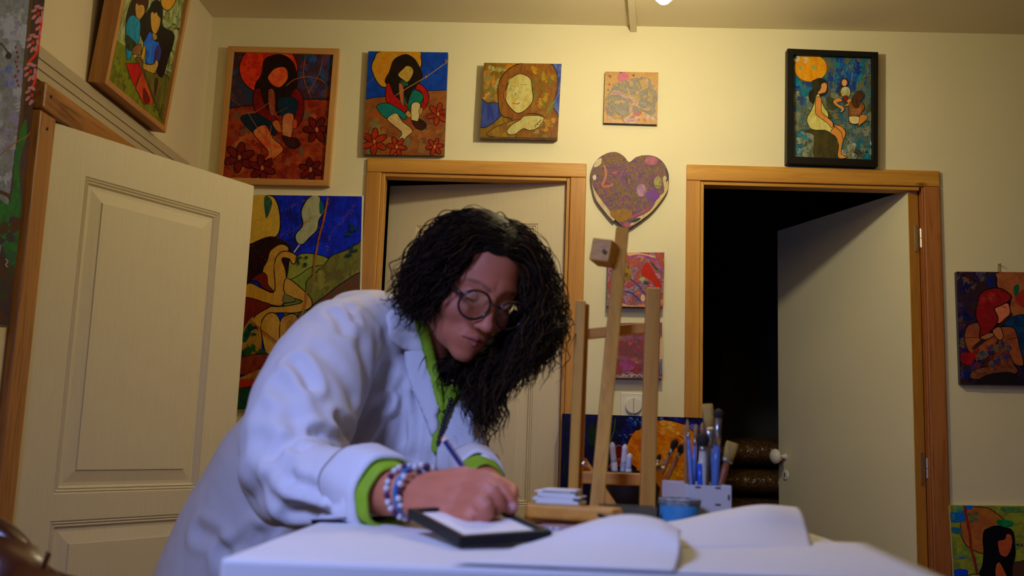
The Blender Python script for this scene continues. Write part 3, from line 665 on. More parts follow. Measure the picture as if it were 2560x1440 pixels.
# ---- 6, 7 abstract squares behind the easel
for nm, qd, seed, stops, lab in (('a', [(1521, 631), (1661, 631), (1657, 768), (1517, 766)], 5, [(0, (.5, .3, .05, 1)), (.18, (.22, .08, .05, 1)), (.36, (.42, .03, .012, 1)), (.5, (.18, .04, .11, 1)), (.6, (.40, .18, .28, 1)), (.72, (.08, .10, .16, 1)), (.85, (.45, .03, .015, 1)), (1, (.6, .38, .2, 1))], 'square red and violet swirled abstract canvas, upper one behind the easel'),
                               ('b', [(1519, 808), (1655, 806), (1656, 946), (1517, 944)], 12, [(0, (.20, .04, .02, 1)), (.3, (.30, .02, .012, 1)), (.48, (.13, .045, .04, 1)), (.6, (.28, .06, .14, 1)), (.78, (.22, .10, .03, 1)), (1, (.5, .25, .28, 1))], 'square dark red marbled abstract canvas, lower one behind the easel')):
    t, P3 = canvas(lab, qd, .030, .030, M_edge)
    Mf = flow('poured_' + nm, seed, stops, 11, .2, 2.2, .35)
    B = Art(0, 0, 1, qd, unpY(.030), N_, w); B.bg((200, 200, 200)); B.build('painted_picture', t, Mf)
    A = Art(1360, 540, 2.88, qd, unpY(.0302), N_, (205, 190, 145), 1.15)
    if nm == 'a':
        A.fill([(600, 262), (660, 262), (800, 290), (760, 300), (620, 290)], (226, 170, 120)); A.line([(610, 295), (700, 285), (800, 320), (860, 400)], 16, (190, 90, 160), (120, 60, 120)); A.line([(770, 330), (810, 380), (860, 410)], 12, (30, 60, 80), (120, 140, 130))
        A.fill([(740, 330), (800, 420), (850, 500), (820, 530), (780, 470), (700, 420)], (196, 30, 12), (170, 40, 20)); A.fill([(465, 570), (520, 640), (700, 655), (860, 640), (860, 600), (720, 630), (600, 640)], (222, 170, 110), (200, 110, 90)); A.blob(712, 590, 16, 26, (226, 180, 130)); A.line([(600, 440), (680, 500), (720, 560), (800, 600)], 10, (80, 60, 130)); A.blob(600, 410, 30, 60, (170, 130, 40), (90, 60, 20))
        A.line([(580, 540), (640, 560), (700, 620)], 9, (60, 50, 120)); A.blob(725, 470, 36, 20, (60, 60, 70), (180, 170, 140), .5)
    else:
        A.fill([(835, 900), (850, 880), (852, 1040), (832, 1050)], (226, 180, 140)); A.fill([(835, 1045), (852, 1040), (852, 1165), (838, 1160)], (110, 110, 150)); A.fill([(530, 1140), (600, 1120), (700, 1140), (850, 1130), (850, 1170), (524, 1165)], (186, 150, 110), (110, 60, 110)); A.blob(600, 1070, 60, 44, (170, 80, 130), (150, 60, 100)); A.blob(620, 920, 14, 10, (226, 70, 20)); A.blob(640, 1035, 16, 8, (226, 80, 20))
        for k in range(5): A.line([(560 + k * 36, 1155), (580 + k * 36, 1140), (600 + k * 36, 1158)], 5, (220, 190, 190))
    A.build('paint_pools', t)['kind'] = 'stuff'
# ---- 8 black framed beach figures
dd = .033; w = (176, 158, 108)
quad = [(1969, 121), (2196, 130), (2195, 416), (1967, 408)]; inner = [(1984, 136), (2181, 142), (2182, 399), (1985, 391)]
o3 = [PY(x, y, D - dd) for x, y in quad]; i3 = [PY(x, y, D - dd) for x, y in inner]
t = thing('framed_painting', 'black framed painting of a seated pregnant figure in a pale dress and two small figures', 'painting', (o3[3].x, D, o3[3].z))
frame4(t, o3, i3, (0, dd, 0), [M_blackframe, M_blackframe])
A = Art(1940, 100, 4.237, [(1983, 135), (2182, 141), (2183, 400), (1984, 392)], unpY(.016), N_, w, 1.15)
A.bg((28, 84, 90), (96, 92, 50))
A.patches(190, 160, 1030, 620, 60, [(10, 96, 104), (20, 46, 100), (14, 110, 110), (40, 60, 90), (84, 80, 30), (24, 56, 120)], 44, 60, 1)
for k in range(26):
    r = random.Random(k + 40); x = r.uniform(600, 1020); y = r.uniform(170, 480); A.line([(x, y), (x + r.uniform(-6, 6), y + r.uniform(20, 70))], 4, (170, 160, 130)); x = r.uniform(190, 1020); y = r.uniform(170, 1240); A.line([(x, y), (x + r.uniform(20, 60), y)], 4, (180, 170, 130))
A.patches(190, 600, 1030, 1240, 76, [(104, 108, 72), (76, 86, 60), (120, 104, 50), (92, 104, 86), (60, 60, 26), (130, 124, 86)], 56, 50, 2)
A.patches(190, 860, 400, 1240, 14, [(10, 110, 110), (130, 130, 96), (70, 90, 70)], 40, 26, 3); A.patches(500, 1060, 1020, 1250, 18, [(10, 104, 104), (110, 100, 50), (60, 70, 30), (150, 150, 120)], 50, 26, 4)
A.fill([(280, 970), (420, 940), (600, 980), (640, 1060), (650, 1240), (400, 1240), (400, 1020)], (70, 56, 18), (50, 46, 20))
A.blob(365, 300, 172, 145, (216, 140, 14), (206, 120, 8), 0, 0); A.patches(200, 170, 320, 250, 5, [(200, 170, 110), (206, 160, 80)], 34, 24, 7); A.blob(400, 290, 30, 24, (150, 140, 60)); A.blob(260, 300, 20, 24, (150, 140, 60))
A.fill([(470, 405), (530, 440), (545, 540), (500, 590), (440, 600), (400, 680), (350, 640), (345, 560), (385, 520), (370, 450), (410, 420)], (30, 28, 14), (50, 44, 20))
A.fill([(480, 470), (520, 455), (538, 490), (525, 550), (490, 566), (450, 575), (440, 560), (470, 520)], (200, 130, 60), None, 3)
A.fill([(420, 600), (450, 575), (480, 640), (500, 700), (550, 780), (555, 850), (610, 920), (580, 985), (520, 960), (380, 950), (330, 880), (330, 820), (370, 750), (400, 680)], (196, 176, 90), (180, 160, 60), 6)
A.fill([(420, 620), (450, 606), (480, 630), (478, 760), (540, 820), (600, 880), (590, 935), (540, 880), (430, 800), (415, 740)], (206, 130, 50), (196, 116, 40), 6)
A.fill([(575, 985), (610, 930), (660, 920), (720, 1000), (700, 1100), (690, 1210), (760, 1245), (655, 1250), (660, 1120), (630, 1030)], (206, 130, 44), (196, 120, 40), 6); A.fill([(610, 900), (690, 920), (735, 980), (710, 1060), (690, 980), (640, 935)], (200, 124, 44), None, 6)
A.fill([(660, 560), (690, 430), (730, 405), (765, 440), (760, 480), (700, 500), (680, 600)], (80, 50, 24), (50, 34, 16), 3); A.blob(722, 456, 30, 38, (206, 140, 80), None, 0, 4)
A.fill([(690, 520), (720, 498), (770, 510), (785, 570), (760, 610), (700, 600), (680, 560)], (150, 134, 50), (186, 176, 120), 4); A.fill([(605, 650), (660, 615), (700, 650), (640, 670), (720, 720), (700, 765), (670, 765), (690, 740), (620, 690)], (200, 124, 50), None, 4); A.fill([(720, 640), (790, 630), (790, 690), (710, 705), (760, 670)], (200, 124, 50), None, 4); A.blob(735, 620, 28, 30, (110, 30, 16), None, 0, 3)
A.fill([(770, 680), (820, 650), (900, 660), (935, 720), (890, 800), (880, 890), (800, 890), (770, 860)], (150, 84, 30), (110, 60, 24), 5); A.fill([(775, 815), (880, 820), (872, 885), (790, 885)], (200, 170, 100), None, 4); A.fill([(830, 570), (890, 540), (930, 590), (900, 650), (870, 720), (820, 710), (800, 650)], (80, 44, 20), (60, 34, 16), 3); A.fill([(890, 800), (950, 800), (960, 840), (880, 910), (860, 930), (875, 880)], (190, 116, 40), None, 4)
for k in range(4): A.line([(785, 740 + k * 16), (890, 736 + k * 16)], 4, (200, 150, 90))
# signature
for ln in (((825, 1190), (860, 1210), (815, 1245)), ((830, 1225), (870, 1240)), ((870, 1175), (900, 1200), (880, 1225)), ((885, 1200), (930, 1180)), ((915, 1170), (925, 1210)), ((940, 1200), (965, 1170), (950, 1160)), ((890, 1095), (950, 1078)), ((970, 1180), (940, 1190), (980, 1200)), ((920, 1228), (940, 1222))): A.line(ln, 5)
A.build('painted_picture', t, M_art_v)
# ---- 9 big blue canvas with crouching figure
w = (150, 134, 88); dd = .014; qd = [(628, 487), (909, 489), (896, 1020), (590, 1026)]
t, P3 = canvas('tall canvas of a crouching long-haired figure under a deep blue sky', qd, dd, dd, mat('white_canvas_edge', (.7, .68, .6, 1), .6))
A = Art(580, 470, 2.483, [(628, 487), (905, 491), (893, 1018), (592, 1024)], unpY(dd), N_, w, .9)
A.bg((8, 20, 112), (6, 30, 140))
A.patches(140, 60, 800, 420, 30, [(8, 18, 100), (6, 34, 150), (10, 16, 80)], 60, 40, 21)
A.fill([(330, 1400), (330, 560), (400, 430), (460, 405), (560, 420), (600, 450), (560, 520), (500, 600), (480, 1000)], (130, 124, 30), (112, 110, 24), 6)
A.fill([(330, 620), (420, 540), (500, 490), (600, 488), (560, 620), (470, 700), (400, 1000), (330, 900)], (110, 116, 24), (92, 100, 20), 5)
A.fill([(455, 640), (470, 570), (570, 480), (620, 420), (700, 390), (780, 348), (830, 348), (830, 1000), (400, 1000)], (104, 96, 20), (84, 78, 18), 6)
A.patches(500, 520, 780, 640, 12, [(110, 96, 24), (84, 72, 18), (120, 110, 30)], 50, 40, 4)
A.fill([(410, 860), (490, 740), (580, 670), (700, 580), (830, 540), (830, 900), (600, 1000)], (92, 44, 12), (70, 56, 14), 6); A.patches(480, 740, 790, 860, 14, [(60, 70, 20), (100, 50, 14), (20, 60, 40)], 60, 26, 5)
A.fill([(420, 860), (480, 830), (600, 830), (500, 950)], (30, 100, 30), (20, 80, 30))
A.fill([(60, 40), (230, 45), (280, 90), (300, 190), (290, 280), (230, 330), (100, 370), (60, 300)], (186, 138, 34), (170, 130, 40), 7); A.fill([(205, 50), (235, 60), (250, 100), (215, 190), (200, 110)], (20, 60, 40), (60, 80, 40))
A.fill([(505, 45), (545, 55), (555, 110), (575, 140), (540, 200), (530, 260), (480, 310), (440, 350), (405, 340), (395, 290), (440, 230), (430, 150), (460, 80)], (150, 142, 90), (136, 130, 76), 6); A.fill([(545, 80), (570, 110), (565, 150), (545, 160)], (10, 70, 70)); A.line([(420, 352), (385, 400)], 16, (170, 160, 110))
A.fill([(60, 390), (130, 340), (240, 300), (330, 330), (370, 380), (360, 440), (340, 560), (310, 480), (240, 440), (200, 520), (110, 590), (60, 640)], (24, 6, 6), (34, 8, 6))
A.fill([(240, 390), (300, 350), (350, 370), (340, 420), (300, 430), (270, 500), (265, 640), (220, 600), (190, 520), (220, 450)], (176, 122, 30), (160, 110, 30), 5)
A.fill([(120, 570), (185, 525), (218, 545), (225, 600), (262, 645), (200, 625), (160, 580)], (96, 20, 12), (80, 14, 10), 4)
A.fill([(262, 480), (290, 410), (340, 392), (400, 420), (390, 470), (370, 465), (355, 440), (310, 440), (335, 520), (335, 640), (320, 720), (270, 730), (90, 690), (60, 640), (110, 590), (200, 630), (265, 640)], (176, 120, 26), (160, 108, 24), 6)
A.fill([(340, 560), (450, 640), (492, 690), (490, 740), (400, 775), (250, 780), (200, 850), (190, 940), (150, 860), (140, 800), (200, 740), (320, 735), (440, 705), (330, 660)], (176, 122, 28), (160, 110, 26), 6); A.fill([(330, 660), (400, 698), (320, 712)], (100, 90, 36), None, 4); A.line([(300, 722), (440, 700)], 5)
A.fill([(180, 850), (210, 790), (260, 775), (300, 830), (310, 1000), (330, 1150), (280, 1180), (220, 1060), (190, 940)], (176, 124, 30), (160, 110, 26), 6); A.fill([(300, 830), (350, 785), (400, 790), (425, 870), (420, 1000), (310, 1000)], (166, 116, 30), (140, 90, 24), 6)
A.fill([(60, 690), (200, 710), (240, 735), (150, 790), (60, 900)], (100, 24, 12), (84, 16, 10), 5); A.fill([(60, 900), (130, 800), (150, 870), (185, 930), (160, 1060), (40, 1060)], (150, 106, 30), (130, 90, 24)); A.fill([(60, 930), (100, 850), (125, 850), (110, 920), (80, 960)], (20, 60, 30)); A.patches(40, 1000, 240, 1060, 9, [(16, 40, 20), (30, 60, 20)], 40, 26, 6)
A.fill([(40, 1060), (220, 1030), (270, 1090), (180, 1130), (120, 1165), (40, 1150)], (96, 24, 10), (110, 40, 14), 5); A.fill([(30, 1200), (60, 1175), (240, 1120), (280, 1300), (30, 1300)], (150, 100, 30), (110, 60, 20)); A.fill([(30, 1190), (400, 1190), (400, 1245), (30, 1240)], (160, 24, 10), (130, 40, 14)); A.fill([(20, 1246), (500, 1246), (500, 1400), (20, 1400)], (16, 44, 24), (30, 60, 24), 4)
for pts, n_ in ((((600, 60), (570, 200), (540, 330), (500, 560)), 200), (((760, 110), (690, 200), (610, 290), (590, 400)), 110), (((120, 220), (300, 150), (490, 60)), 90), (((280, 310), (420, 240), (520, 170)), 90), (((120, 360), (240, 470), (330, 560)), 40)): A.splat(pts, 6, (150, 76, 24), n_, n_)
A.line([(598, 60), (572, 200), (538, 330), (505, 540)], 11, (130, 56, 16), (150, 80, 30)); A.line([(110, 820), (220, 910), (310, 980)], 8, (130, 50, 16)); A.line([(465, 640), (460, 720), (430, 800)], 10, (150, 80, 20))
for x, y in ((740, 270), (120, 880), (440, 460), (740, 400), (400, 870)): A.patches(x - 26, y - 30, x + 26, y + 30, 5, [(10, 40, 40), (16, 50, 30)], 14, 16, x)
A.build('painted_picture', t, M_art_v)
# ---- 10 flute player
w = (146, 124, 70); dd = .018; qd = [(2391, 679), (2600, 681), (2612, 964), (2401, 960)]
t, P3 = canvas('dark canvas of a red-haired flute player hanging from a nail', qd, dd, dd, mat('dark_blue_edge', (.03, .03, .05, 1), .5))
A = Art(2240, 420, 2.667, qd, unpY(dd), N_, w, .85)
A.bg((14, 18, 40), (50, 22, 12))
A.patches(410, 700, 700, 1400, 60, [(10, 18, 60), (20, 14, 20), (70, 22, 12), (10, 30, 80), (40, 30, 20), (90, 60, 30)], 34, 34, 2)
A.fill([(690, 695), (1000, 690), (1000, 1010), (880, 1010), (760, 990), (760, 860), (680, 800), (672, 740)], (150, 76, 26), (130, 60, 24), 6); A.fill([(800, 840), (1000, 780), (1000, 940), (840, 930)], (150, 20, 10), (130, 40, 16)); A.fill([(785, 790), (820, 780), (810, 850), (790, 850)], (20, 70, 30))
A.fill([(770, 990), (1000, 1010), (1000, 1300), (830, 1310), (720, 1100)], (12, 34, 44), (16, 50, 60), 5)
A.fill([(455, 1120), (480, 1050), (560, 1030), (640, 1060), (770, 1060), (805, 1110), (820, 1180), (850, 1310), (780, 1300), (720, 1180), (690, 1150), (640, 1200), (540, 1290), (520, 1250), (475, 1210)], (140, 66, 22), (120, 50, 20), 6)
A.fill([(700, 1140), (780, 1300), (800, 1370), (520, 1410), (510, 1350), (620, 1310), (660, 1200)], (110, 60, 24), (90, 30, 12), 6); A.patches(520, 1180, 760, 1330, 18, [(20, 40, 56), (110, 20, 10), (90, 70, 30)], 34, 26, 5)
A.fill([(655, 940), (740, 900), (760, 960), (740, 1000), (700, 1030), (670, 1030)], (190, 90, 44), (200, 110, 50), 6)
A.fill([(540, 900), (560, 840), (620, 805), (700, 805), (765, 850), (755, 885), (690, 920), (655, 940), (680, 1010), (640, 1080), (560, 1140), (560, 1060), (530, 990)], (126, 16, 12), (110, 10, 10), 7); A.patches(560, 840, 720, 900, 8, [(150, 40, 20), (130, 20, 14)], 26, 20, 9)
A.line([(510, 1210), (640, 1100), (775, 970)], 24, (50, 22, 14)); A.line([(500, 1200), (640, 1088), (770, 962)], 4); A.fill([(560, 1130), (620, 1100), (660, 1110), (600, 1145)], (150, 84, 30), None, 5); A.fill([(645, 1080), (690, 1060), (715, 1120), (690, 1150), (650, 1110)], (160, 84, 34), None, 5)
A.fill([(430, 1240), (470, 1230), (530, 1240), (500, 1310), (440, 1300)], (140, 14, 10), (110, 14, 10)); A.line([(700, 925), (735, 928)], 5); A.line([(455, 1130), (545, 1130)], 5); A.line([(740, 1145), (808, 1130)], 5)
A.fill([(510, 1440), (600, 1380), (760, 1360), (860, 1420), (860, 1460), (500, 1460)], (24, 16, 12))
A.build('painted_picture', t)
nl = PY(2496, 662, D); MB().tube([nl, nl + Vector((0, -.016, .001))], .0015, 8).go('nail', M_metal, t)
tg = PY(2492, 672, D - .002); MB().aabb((nl.x - .004, D - .003, nl.z - .024), (nl.x + .004, D - .0005, nl.z + .003)).go('hanging_loop', mat('jute_loop', (.5, .36, .16, 1), .8), t)
# ---- 11 lower right yellow canvas
w = (112, 92, 48); dd = .020; qd = [(2374, 1263), (2620, 1266), (2640, 1560), (2392, 1560)]
t, P3 = canvas('yellow-green canvas of a faceless black-haired figure before an orange disc', qd, dd, dd, mat('yellow_edge', (.5, .46, .16, 1), .5))
A = Art(2340, 1240, 7.2, qd, unpY(dd), N_, w, .72)
A.bg((112, 104, 16), (96, 84, 14)); A.patches(260, 180, 1584, 1440, 40, [(110, 104, 14), (90, 80, 14), (104, 90, 20), (70, 84, 24)], 120, 50, 1)
A.fill([(440, 470), (480, 300), (620, 210), (760, 195), (940, 220), (1100, 320), (1220, 440), (1240, 600), (1150, 1000), (860, 1035), (700, 985), (540, 880), (450, 700)], (132, 68, 12), (120, 54, 14), 14)
A.fill([(250, 300), (500, 300), (540, 440), (430, 470), (260, 460)], (8, 60, 90), (10, 70, 60)); A.fill([(310, 165), (460, 180), (480, 280), (320, 300)], (10, 80, 60), (90, 100, 20)); A.fill([(540, 170), (660, 170), (640, 240), (560, 240)], (10, 60, 110)); A.fill([(280, 560), (430, 590), (460, 680), (290, 650)], (10, 76, 50), (20, 60, 60)); A.fill([(340, 1320), (560, 1330), (540, 1440), (330, 1440)], (8, 40, 90)); A.fill([(1190, 200), (1584, 220), (1584, 290), (1220, 280)], (30, 80, 30), (90, 90, 20)); A.fill([(1100, 430), (1370, 450), (1370, 540), (1180, 560), (1100, 500)], (10, 70, 20), (10, 90, 30)); A.fill([(330, 1070), (560, 1080), (560, 1120), (340, 1130)], (16, 66, 60), (90, 90, 20)); A.patches(560, 300, 900, 460, 8, [(60, 60, 20), (100, 70, 20), (40, 70, 30)], 60, 26, 8)
A.line([(510, 160), (550, 400), (610, 700), (630, 950), (690, 1150), (740, 1410)], 50, (110, 26, 8), (96, 20, 8))
hairp = [(1000, 545), (1120, 530), (1240, 560), (1360, 600), (1410, 720), (1425, 900), (1430, 1050), (1400, 1200), (1380, 1440), (800, 1440), (830, 1250), (850, 1000), (835, 780), (860, 620), (930, 580)]
A.fill(hairp, (6, 4, 4)); A.fill([(1120, 810), (1240, 780), (1270, 690), (1340, 700), (1370, 800), (1350, 940), (1290, 1060), (1230, 1090), (1150, 1040), (1120, 900)], (140, 54, 14), (130, 40, 12)); A.fill([(1080, 1250), (1120, 1200), (1160, 1220), (1240, 1380), (1250, 1440), (1080, 1440)], (140, 54, 14)); A.fill([(1390, 1215), (1500, 1180), (1620, 1180), (1620, 1460), (1390, 1460)], (60, 30, 10), None, 10)
A.line([(540, 1440), (640, 1405), (820, 1400)], 12); A.patches(1450, 850, 1560, 900, 5, [(40, 14, 14)], 26, 12, 3)
for k in range(8): A.line([(262 + (k % 2) * 12, 160 + k * 16), (300 - (k % 3) * 8, 168 + k * 16)], 5, (20, 20, 20))
for k in range(7): A.line([(285, 320 + k * 16), (335, 326 + k * 15)], 5, (90, 130, 120))
A.build('painted_picture', t, M_art)
# ---- 12 couple painting on the left wall, leaning out at the top
yq = [(297, -40), (474, -60), (415, 325), (258, 215)]
pb0 = PX(258, 215, XL + .045); pb1 = PX(415, 325, XL + .045)
ub = Vector((0, 1, 0)); lean = math.radians(5.5)
upv = Vector((math.sin(lean), 0, math.cos(lean))); nn = Vector((math.cos(lean), 0, -math.sin(lean)))
pb0 = PX(262, 217, XL + .050); pb1 = PX(415, 326, XL + .050)
zb_ = (pb0.z + pb1.z) / 2; y0, y1 = pb0.y, pb1.y; wd = y1 - y0; ht = .56
O_ = Vector((XL + .050, y0, zb_)); c4 = [O_ + upv * ht, O_ + upv * ht + ub * wd, O_ + ub * wd, O_]
bw = .016; ins = [O_ + upv * (ht - bw) + ub * bw, O_ + upv * (ht - bw) + ub * (wd - bw), O_ + upv * bw + ub * (wd - bw), O_ + upv * bw + ub * bw]
t = thing('framed_painting', 'deep wooden framed painting of a faceless couple in blue, high on the left wall', 'painting', (XL, y0, zb_))
frame4(t, c4, ins, -nn * .045, [M_frameY, M_frameZ])
pln = O_ - nn * .012
U = lambda x, y: PP(x, y, pln, nn)
ip = [proj(p - nn * .012) for p in (c4[0], c4[1], c4[2], c4[3])]
inn = [proj(i - nn * .012) for i in ins]
A = Art(260, 0, 4.364, [(x, y) for x, y in inn], U, nn, (150, 126, 84), .9)
bq = [proj(O_ + upv * a - nn * .012 + ub * b) for a, b in ((ht - .004, .004), (ht - .004, wd - .004), (.004, wd - .004), (.004, .004))]
A.quad = bq
A.bg((150, 140, 76), (96, 84, 24))
A.patches(600, -300, 860, 860, 40, [(150, 140, 90), (90, 84, 30), (60, 54, 16), (120, 116, 40)], 30, 60, 5)
A.fill([(60, 450), (240, 520), (440, 760), (560, 790), (720, 910), (700, 1400), (60, 1000)], (104, 96, 10), (84, 74, 12)); A.fill([(430, 760), (550, 800), (600, 780), (720, 900), (660, 1340), (560, 1130), (480, 900)], (92, 76, 16), (76, 60, 14), 7)
A.patches(120, 560, 260, 960, 12, [(110, 100, 10), (70, 56, 10), (90, 84, 14)], 34, 60, 6)
A.fill([(620, 40), (640, -60), (780, -60), (775, 20), (720, 100), (660, 105)], (176, 110, 16), (190, 120, 20), 8)
A.fill([(400, 200), (480, 110), (520, 30), (560, 0), (610, 20), (640, 120), (640, 280), (740, 340), (765, 400), (750, 500), (700, 640), (640, 840), (570, 790), (560, 600), (440, 480), (390, 350)], (12, 8, 6), (24, 16, 8))
A.fill([(265, 90), (330, -30), (470, -30), (475, 70), (430, 160), (340, 170), (240, 260)], (44, 22, 10), (20, 16, 8))
A.fill([(345, 40), (420, 50), (440, 90), (435, 150), (380, 215), (345, 170)], (176, 116, 34), (160, 100, 30), 5); A.fill([(350, -20), (470, -20), (455, 60), (400, 50), (380, 60), (360, 40)], (60, 22, 10))
A.fill([(270, 190), (320, 165), (380, 220), (395, 280), (390, 380), (370, 490), (330, 500), (300, 600), (270, 650), (240, 620), (235, 360), (240, 260)], (12, 92, 96), (16, 110, 120), 6); A.fill([(235, 380), (300, 420), (360, 500), (300, 560), (240, 520)], (24, 30, 12), (40, 50, 16))
A.fill([(310, 530), (370, 480), (405, 500), (395, 600), (340, 590), (310, 600)], (110, 60, 20), (130, 76, 24), 5)
A.fill([(510, 140), (560, 130), (610, 180), (605, 280), (560, 370), (520, 330), (505, 230)], (180, 120, 34), (170, 110, 30), 5); A.fill([(500, 130), (520, 60), (560, 40), (620, 60), (620, 190), (585, 170), (570, 130), (545, 150), (530, 130)], (12, 8, 6))
A.fill([(520, 360), (570, 380), (575, 420), (540, 440), (520, 410)], (150, 100, 30), None, 5)
A.fill([(440, 440), (490, 350), (520, 370), (540, 440), (600, 470), (570, 560), (540, 680), (490, 700), (450, 670), (460, 560), (430, 500)], (14, 96, 140), (30, 50, 150), 6); A.fill([(560, 540), (600, 490), (622, 560), (610, 640), (580, 680), (550, 650)], (40, 40, 110), (50, 34, 30), 5); A.fill([(400, 620), (430, 500), (450, 540), (430, 650), (405, 640)], (170, 116, 34), None, 5)
A.fill([(420, 680), (455, 700), (540, 700), (560, 650), (590, 690), (560, 780), (530, 800), (440, 760), (420, 740)], (170, 116, 34), (150, 100, 30), 6)
A.fill([(232, 688), (370, 690), (410, 770), (330, 950), (280, 830)], (176, 20, 8), (150, 10, 8), 7, smooth=False); A.fill([(410, 770), (450, 860), (545, 1130), (430, 1140), (340, 960)], (180, 60, 16), (150, 40, 12), 7, smooth=False); A.fill([(340, 640), (380, 620), (420, 680), (410, 760), (370, 690)], (96, 56, 18), None, 5); A.fill([(550, 860), (590, 880), (550, 1050)], (60, 26, 8)); A.fill([(430, 950), (500, 1090), (450, 1140), (420, 1080)], (96, 12, 8))
for ln in (((530, 1180), (570, 1150), (545, 1220)), ((580, 1180), (560, 1210)), ((600, 1150), (590, 1260)), ((640, 1130), (600, 1290)), ((570, 1200), (650, 1190)), ((620, 1200), (640, 1290)), ((540, 1210), (520, 1200))): A.line(ln, 5)
A.build('painted_picture', t, M_art_v)
# ---- 13 big painting at the left edge
XA = XL + .022
e0 = PX(25, 820, XA); e1 = PX(110, 0, XA); ye = (e0.y + e1.y) / 2; ztop = 2.44; zbt = e0.z; yl = ye - .62
t = thing('canvas_painting', 'large tall canvas with white flowers and dark border at the left edge', 'painting', (XL, yl, zbt))
MB().aabb((XL, yl, zbt), (XA, ye, ztop)).go('stretched_canvas', mat('brown_canvas_edge', (.20, .12, .06, 1), .5), t, bevel=.002)
UA = lambda x, y: PX(x, y, XA)
A = Art(0, 0, 1.6, [proj(Vector((XA, a, b))) for a, b in ((yl + .3, ztop), (ye, ztop), (ye, zbt), (yl + .3, zbt))], UA, Vector((1, 0, 0)), (140, 120, 76), .85)
A.quad = [proj(Vector((XA, a, b))) for a, b in ((ye - .22, ztop - .02), (ye - .003, ztop - .02), (ye - .003, zbt + .003), (ye - .22, zbt + .003))]
A.bg((104, 100, 92), (88, 84, 74)); 
A.patches(-120, -40, 110, 780, 44, [(126, 120, 118), (110, 106, 92), (110, 94, 110), (130, 124, 110), (96, 92, 80)], 34, 44, 2)
A.patches(0, 230, 50, 340, 7, [(60, 76, 130), (110, 104, 80), (80, 90, 120)], 14, 12, 12)
A.fill([(125, -60), (210, -60), (160, 500), (100, 840), (60, 1330), (-60, 1330), (30, 860), (60, 600), (100, 300)], (40, 26, 26), (60, 30, 14), smooth=False)
A.line([(128, -40), (105, 200), (75, 560), (45, 800)], 12, (70, 44, 16)); A.line([(45, 800), (30, 780), (-20, 760)], 14, (60, 36, 14))
A.fill([(62, 600), (105, 480), (92, 800), (85, 900), (60, 1090), (-20, 900), (-20, 790), (40, 810)], (10, 84, 20), (20, 60, 30)); A.fill([(78, 640), (130, 520), (108, 720), (90, 860)], (50, 30, 40), (64, 36, 16)); A.patches(-40, 880, 70, 1290, 26, [(26, 22, 50), (60, 26, 12), (16, 44, 24), (50, 30, 14)], 30, 24, 15)
A.line([(185, 75), (165, 85), (155, 150), (145, 210), (110, 250)], 10, (186, 30, 10)); A.line([(175, 235), (155, 270), (135, 330), (122, 355)], 10, (186, 30, 10))
for cx, cy in ((130, 170), (120, 285), (125, 380), (150, 55), (165, 100)):
    for k in range(7): a_ = k * .9; A.blob(cx + 18 * math.cos(a_), cy + 30 * math.sin(a_), 6, 13, (150, 84, 60), (160, 90, 90), a_ * .3)
    A.blob(cx, cy, 6, 8, (170, 24, 12))
for k in range(9): A.blob(62 + (k % 3) * 5, 190 + k * 19, 3, 6, (120, 30, 40))
A.line([(0, 170), (20, 195), (35, 215)], 5, (60, 50, 30)); A.blob(33, 222, 11, 14, (30, 26, 20)); A.line([(18, 1035), (28, 1045), (20, 1060), (30, 1068)], 3, (150, 140, 120)); A.line([(0, 620), (60, 570), (110, 540), (140, 490)], 4, (130, 76, 20))
A.build('painted_picture', t)
# ---- 14 moon canvas standing low behind the easel
w = (196, 178, 128); YM = D - .045; qd = [(1406, 1034), (1763, 1045), (1758, 1420), (1396, 1420)]
P3 = [PY(x, y, YM) for x, y in qd]
t = thing('canvas_painting', 'wide canvas of an orange moon on starry dark blue, standing behind the easel', 'painting', (P3[3].x, YM, P3[3].z))
MB().prism(P3, (0, .036, 0)).go('stretched_canvas', mat('navy_edge', (.012, .014, .03, 1), .4), t, bevel=.0015)
A = Art(1380, 1020, 4.8, qd, lambda x, y: PY(x, y, YM), N_, w, 1.1)
A.bg((8, 8, 40), (14, 12, 60)); A.patches(300, 100, 1100, 460, 30, [(14, 16, 90), (8, 8, 40), (20, 30, 120)], 70, 40, 1); A.patches(1300, 90, 1840, 240, 16, [(40, 40, 150), (14, 14, 90), (90, 90, 180)], 60, 24, 2); A.patches(900, 110, 1080, 200, 12, [(60, 110, 180), (20, 40, 140)], 34, 14, 3); A.patches(810, 300, 900, 370, 6, [(60, 110, 190), (20, 30, 120)], 20, 14, 3)
A.patches(1300, 940, 1840, 1100, 20, [(40, 40, 140), (14, 14, 90)], 60, 24, 5)
for k in range(60): r = random.Random(k); A.blob(r.uniform(180, 1840), r.uniform(100, 500), 3, 3, (130, 150, 220))
A.blob(480, 320, 60, 140, (20, 44, 20), (14, 30, 16)); A.line([(760, 120), (745, 260), (700, 400)], 12, (60, 100, 20)); A.line([(180, 640), (140, 720), (160, 820)], 14, (30, 44, 20)); A.fill([(900, 440), (960, 330), (1080, 230), (1200, 160), (1370, 145), (1560, 190), (1690, 280), (1740, 400), (1740, 600), (1700, 780), (1590, 900), (1440, 950), (1350, 940), (1340, 860), (1230, 780), (1060, 740), (960, 680), (900, 560)], (226, 130, 10), (206, 96, 8), 10)
A.patches(1000, 300, 1600, 800, 30, [(226, 120, 8), (206, 90, 8), (230, 150, 20)], 90, 50, 7); A.patches(1400, 700, 1600, 930, 16, [(226, 170, 20), (220, 150, 10), (206, 80, 8)], 70, 34, 8); A.patches(1300, 170, 1560, 320, 10, [(240, 170, 60), (232, 150, 40)], 60, 30, 9)
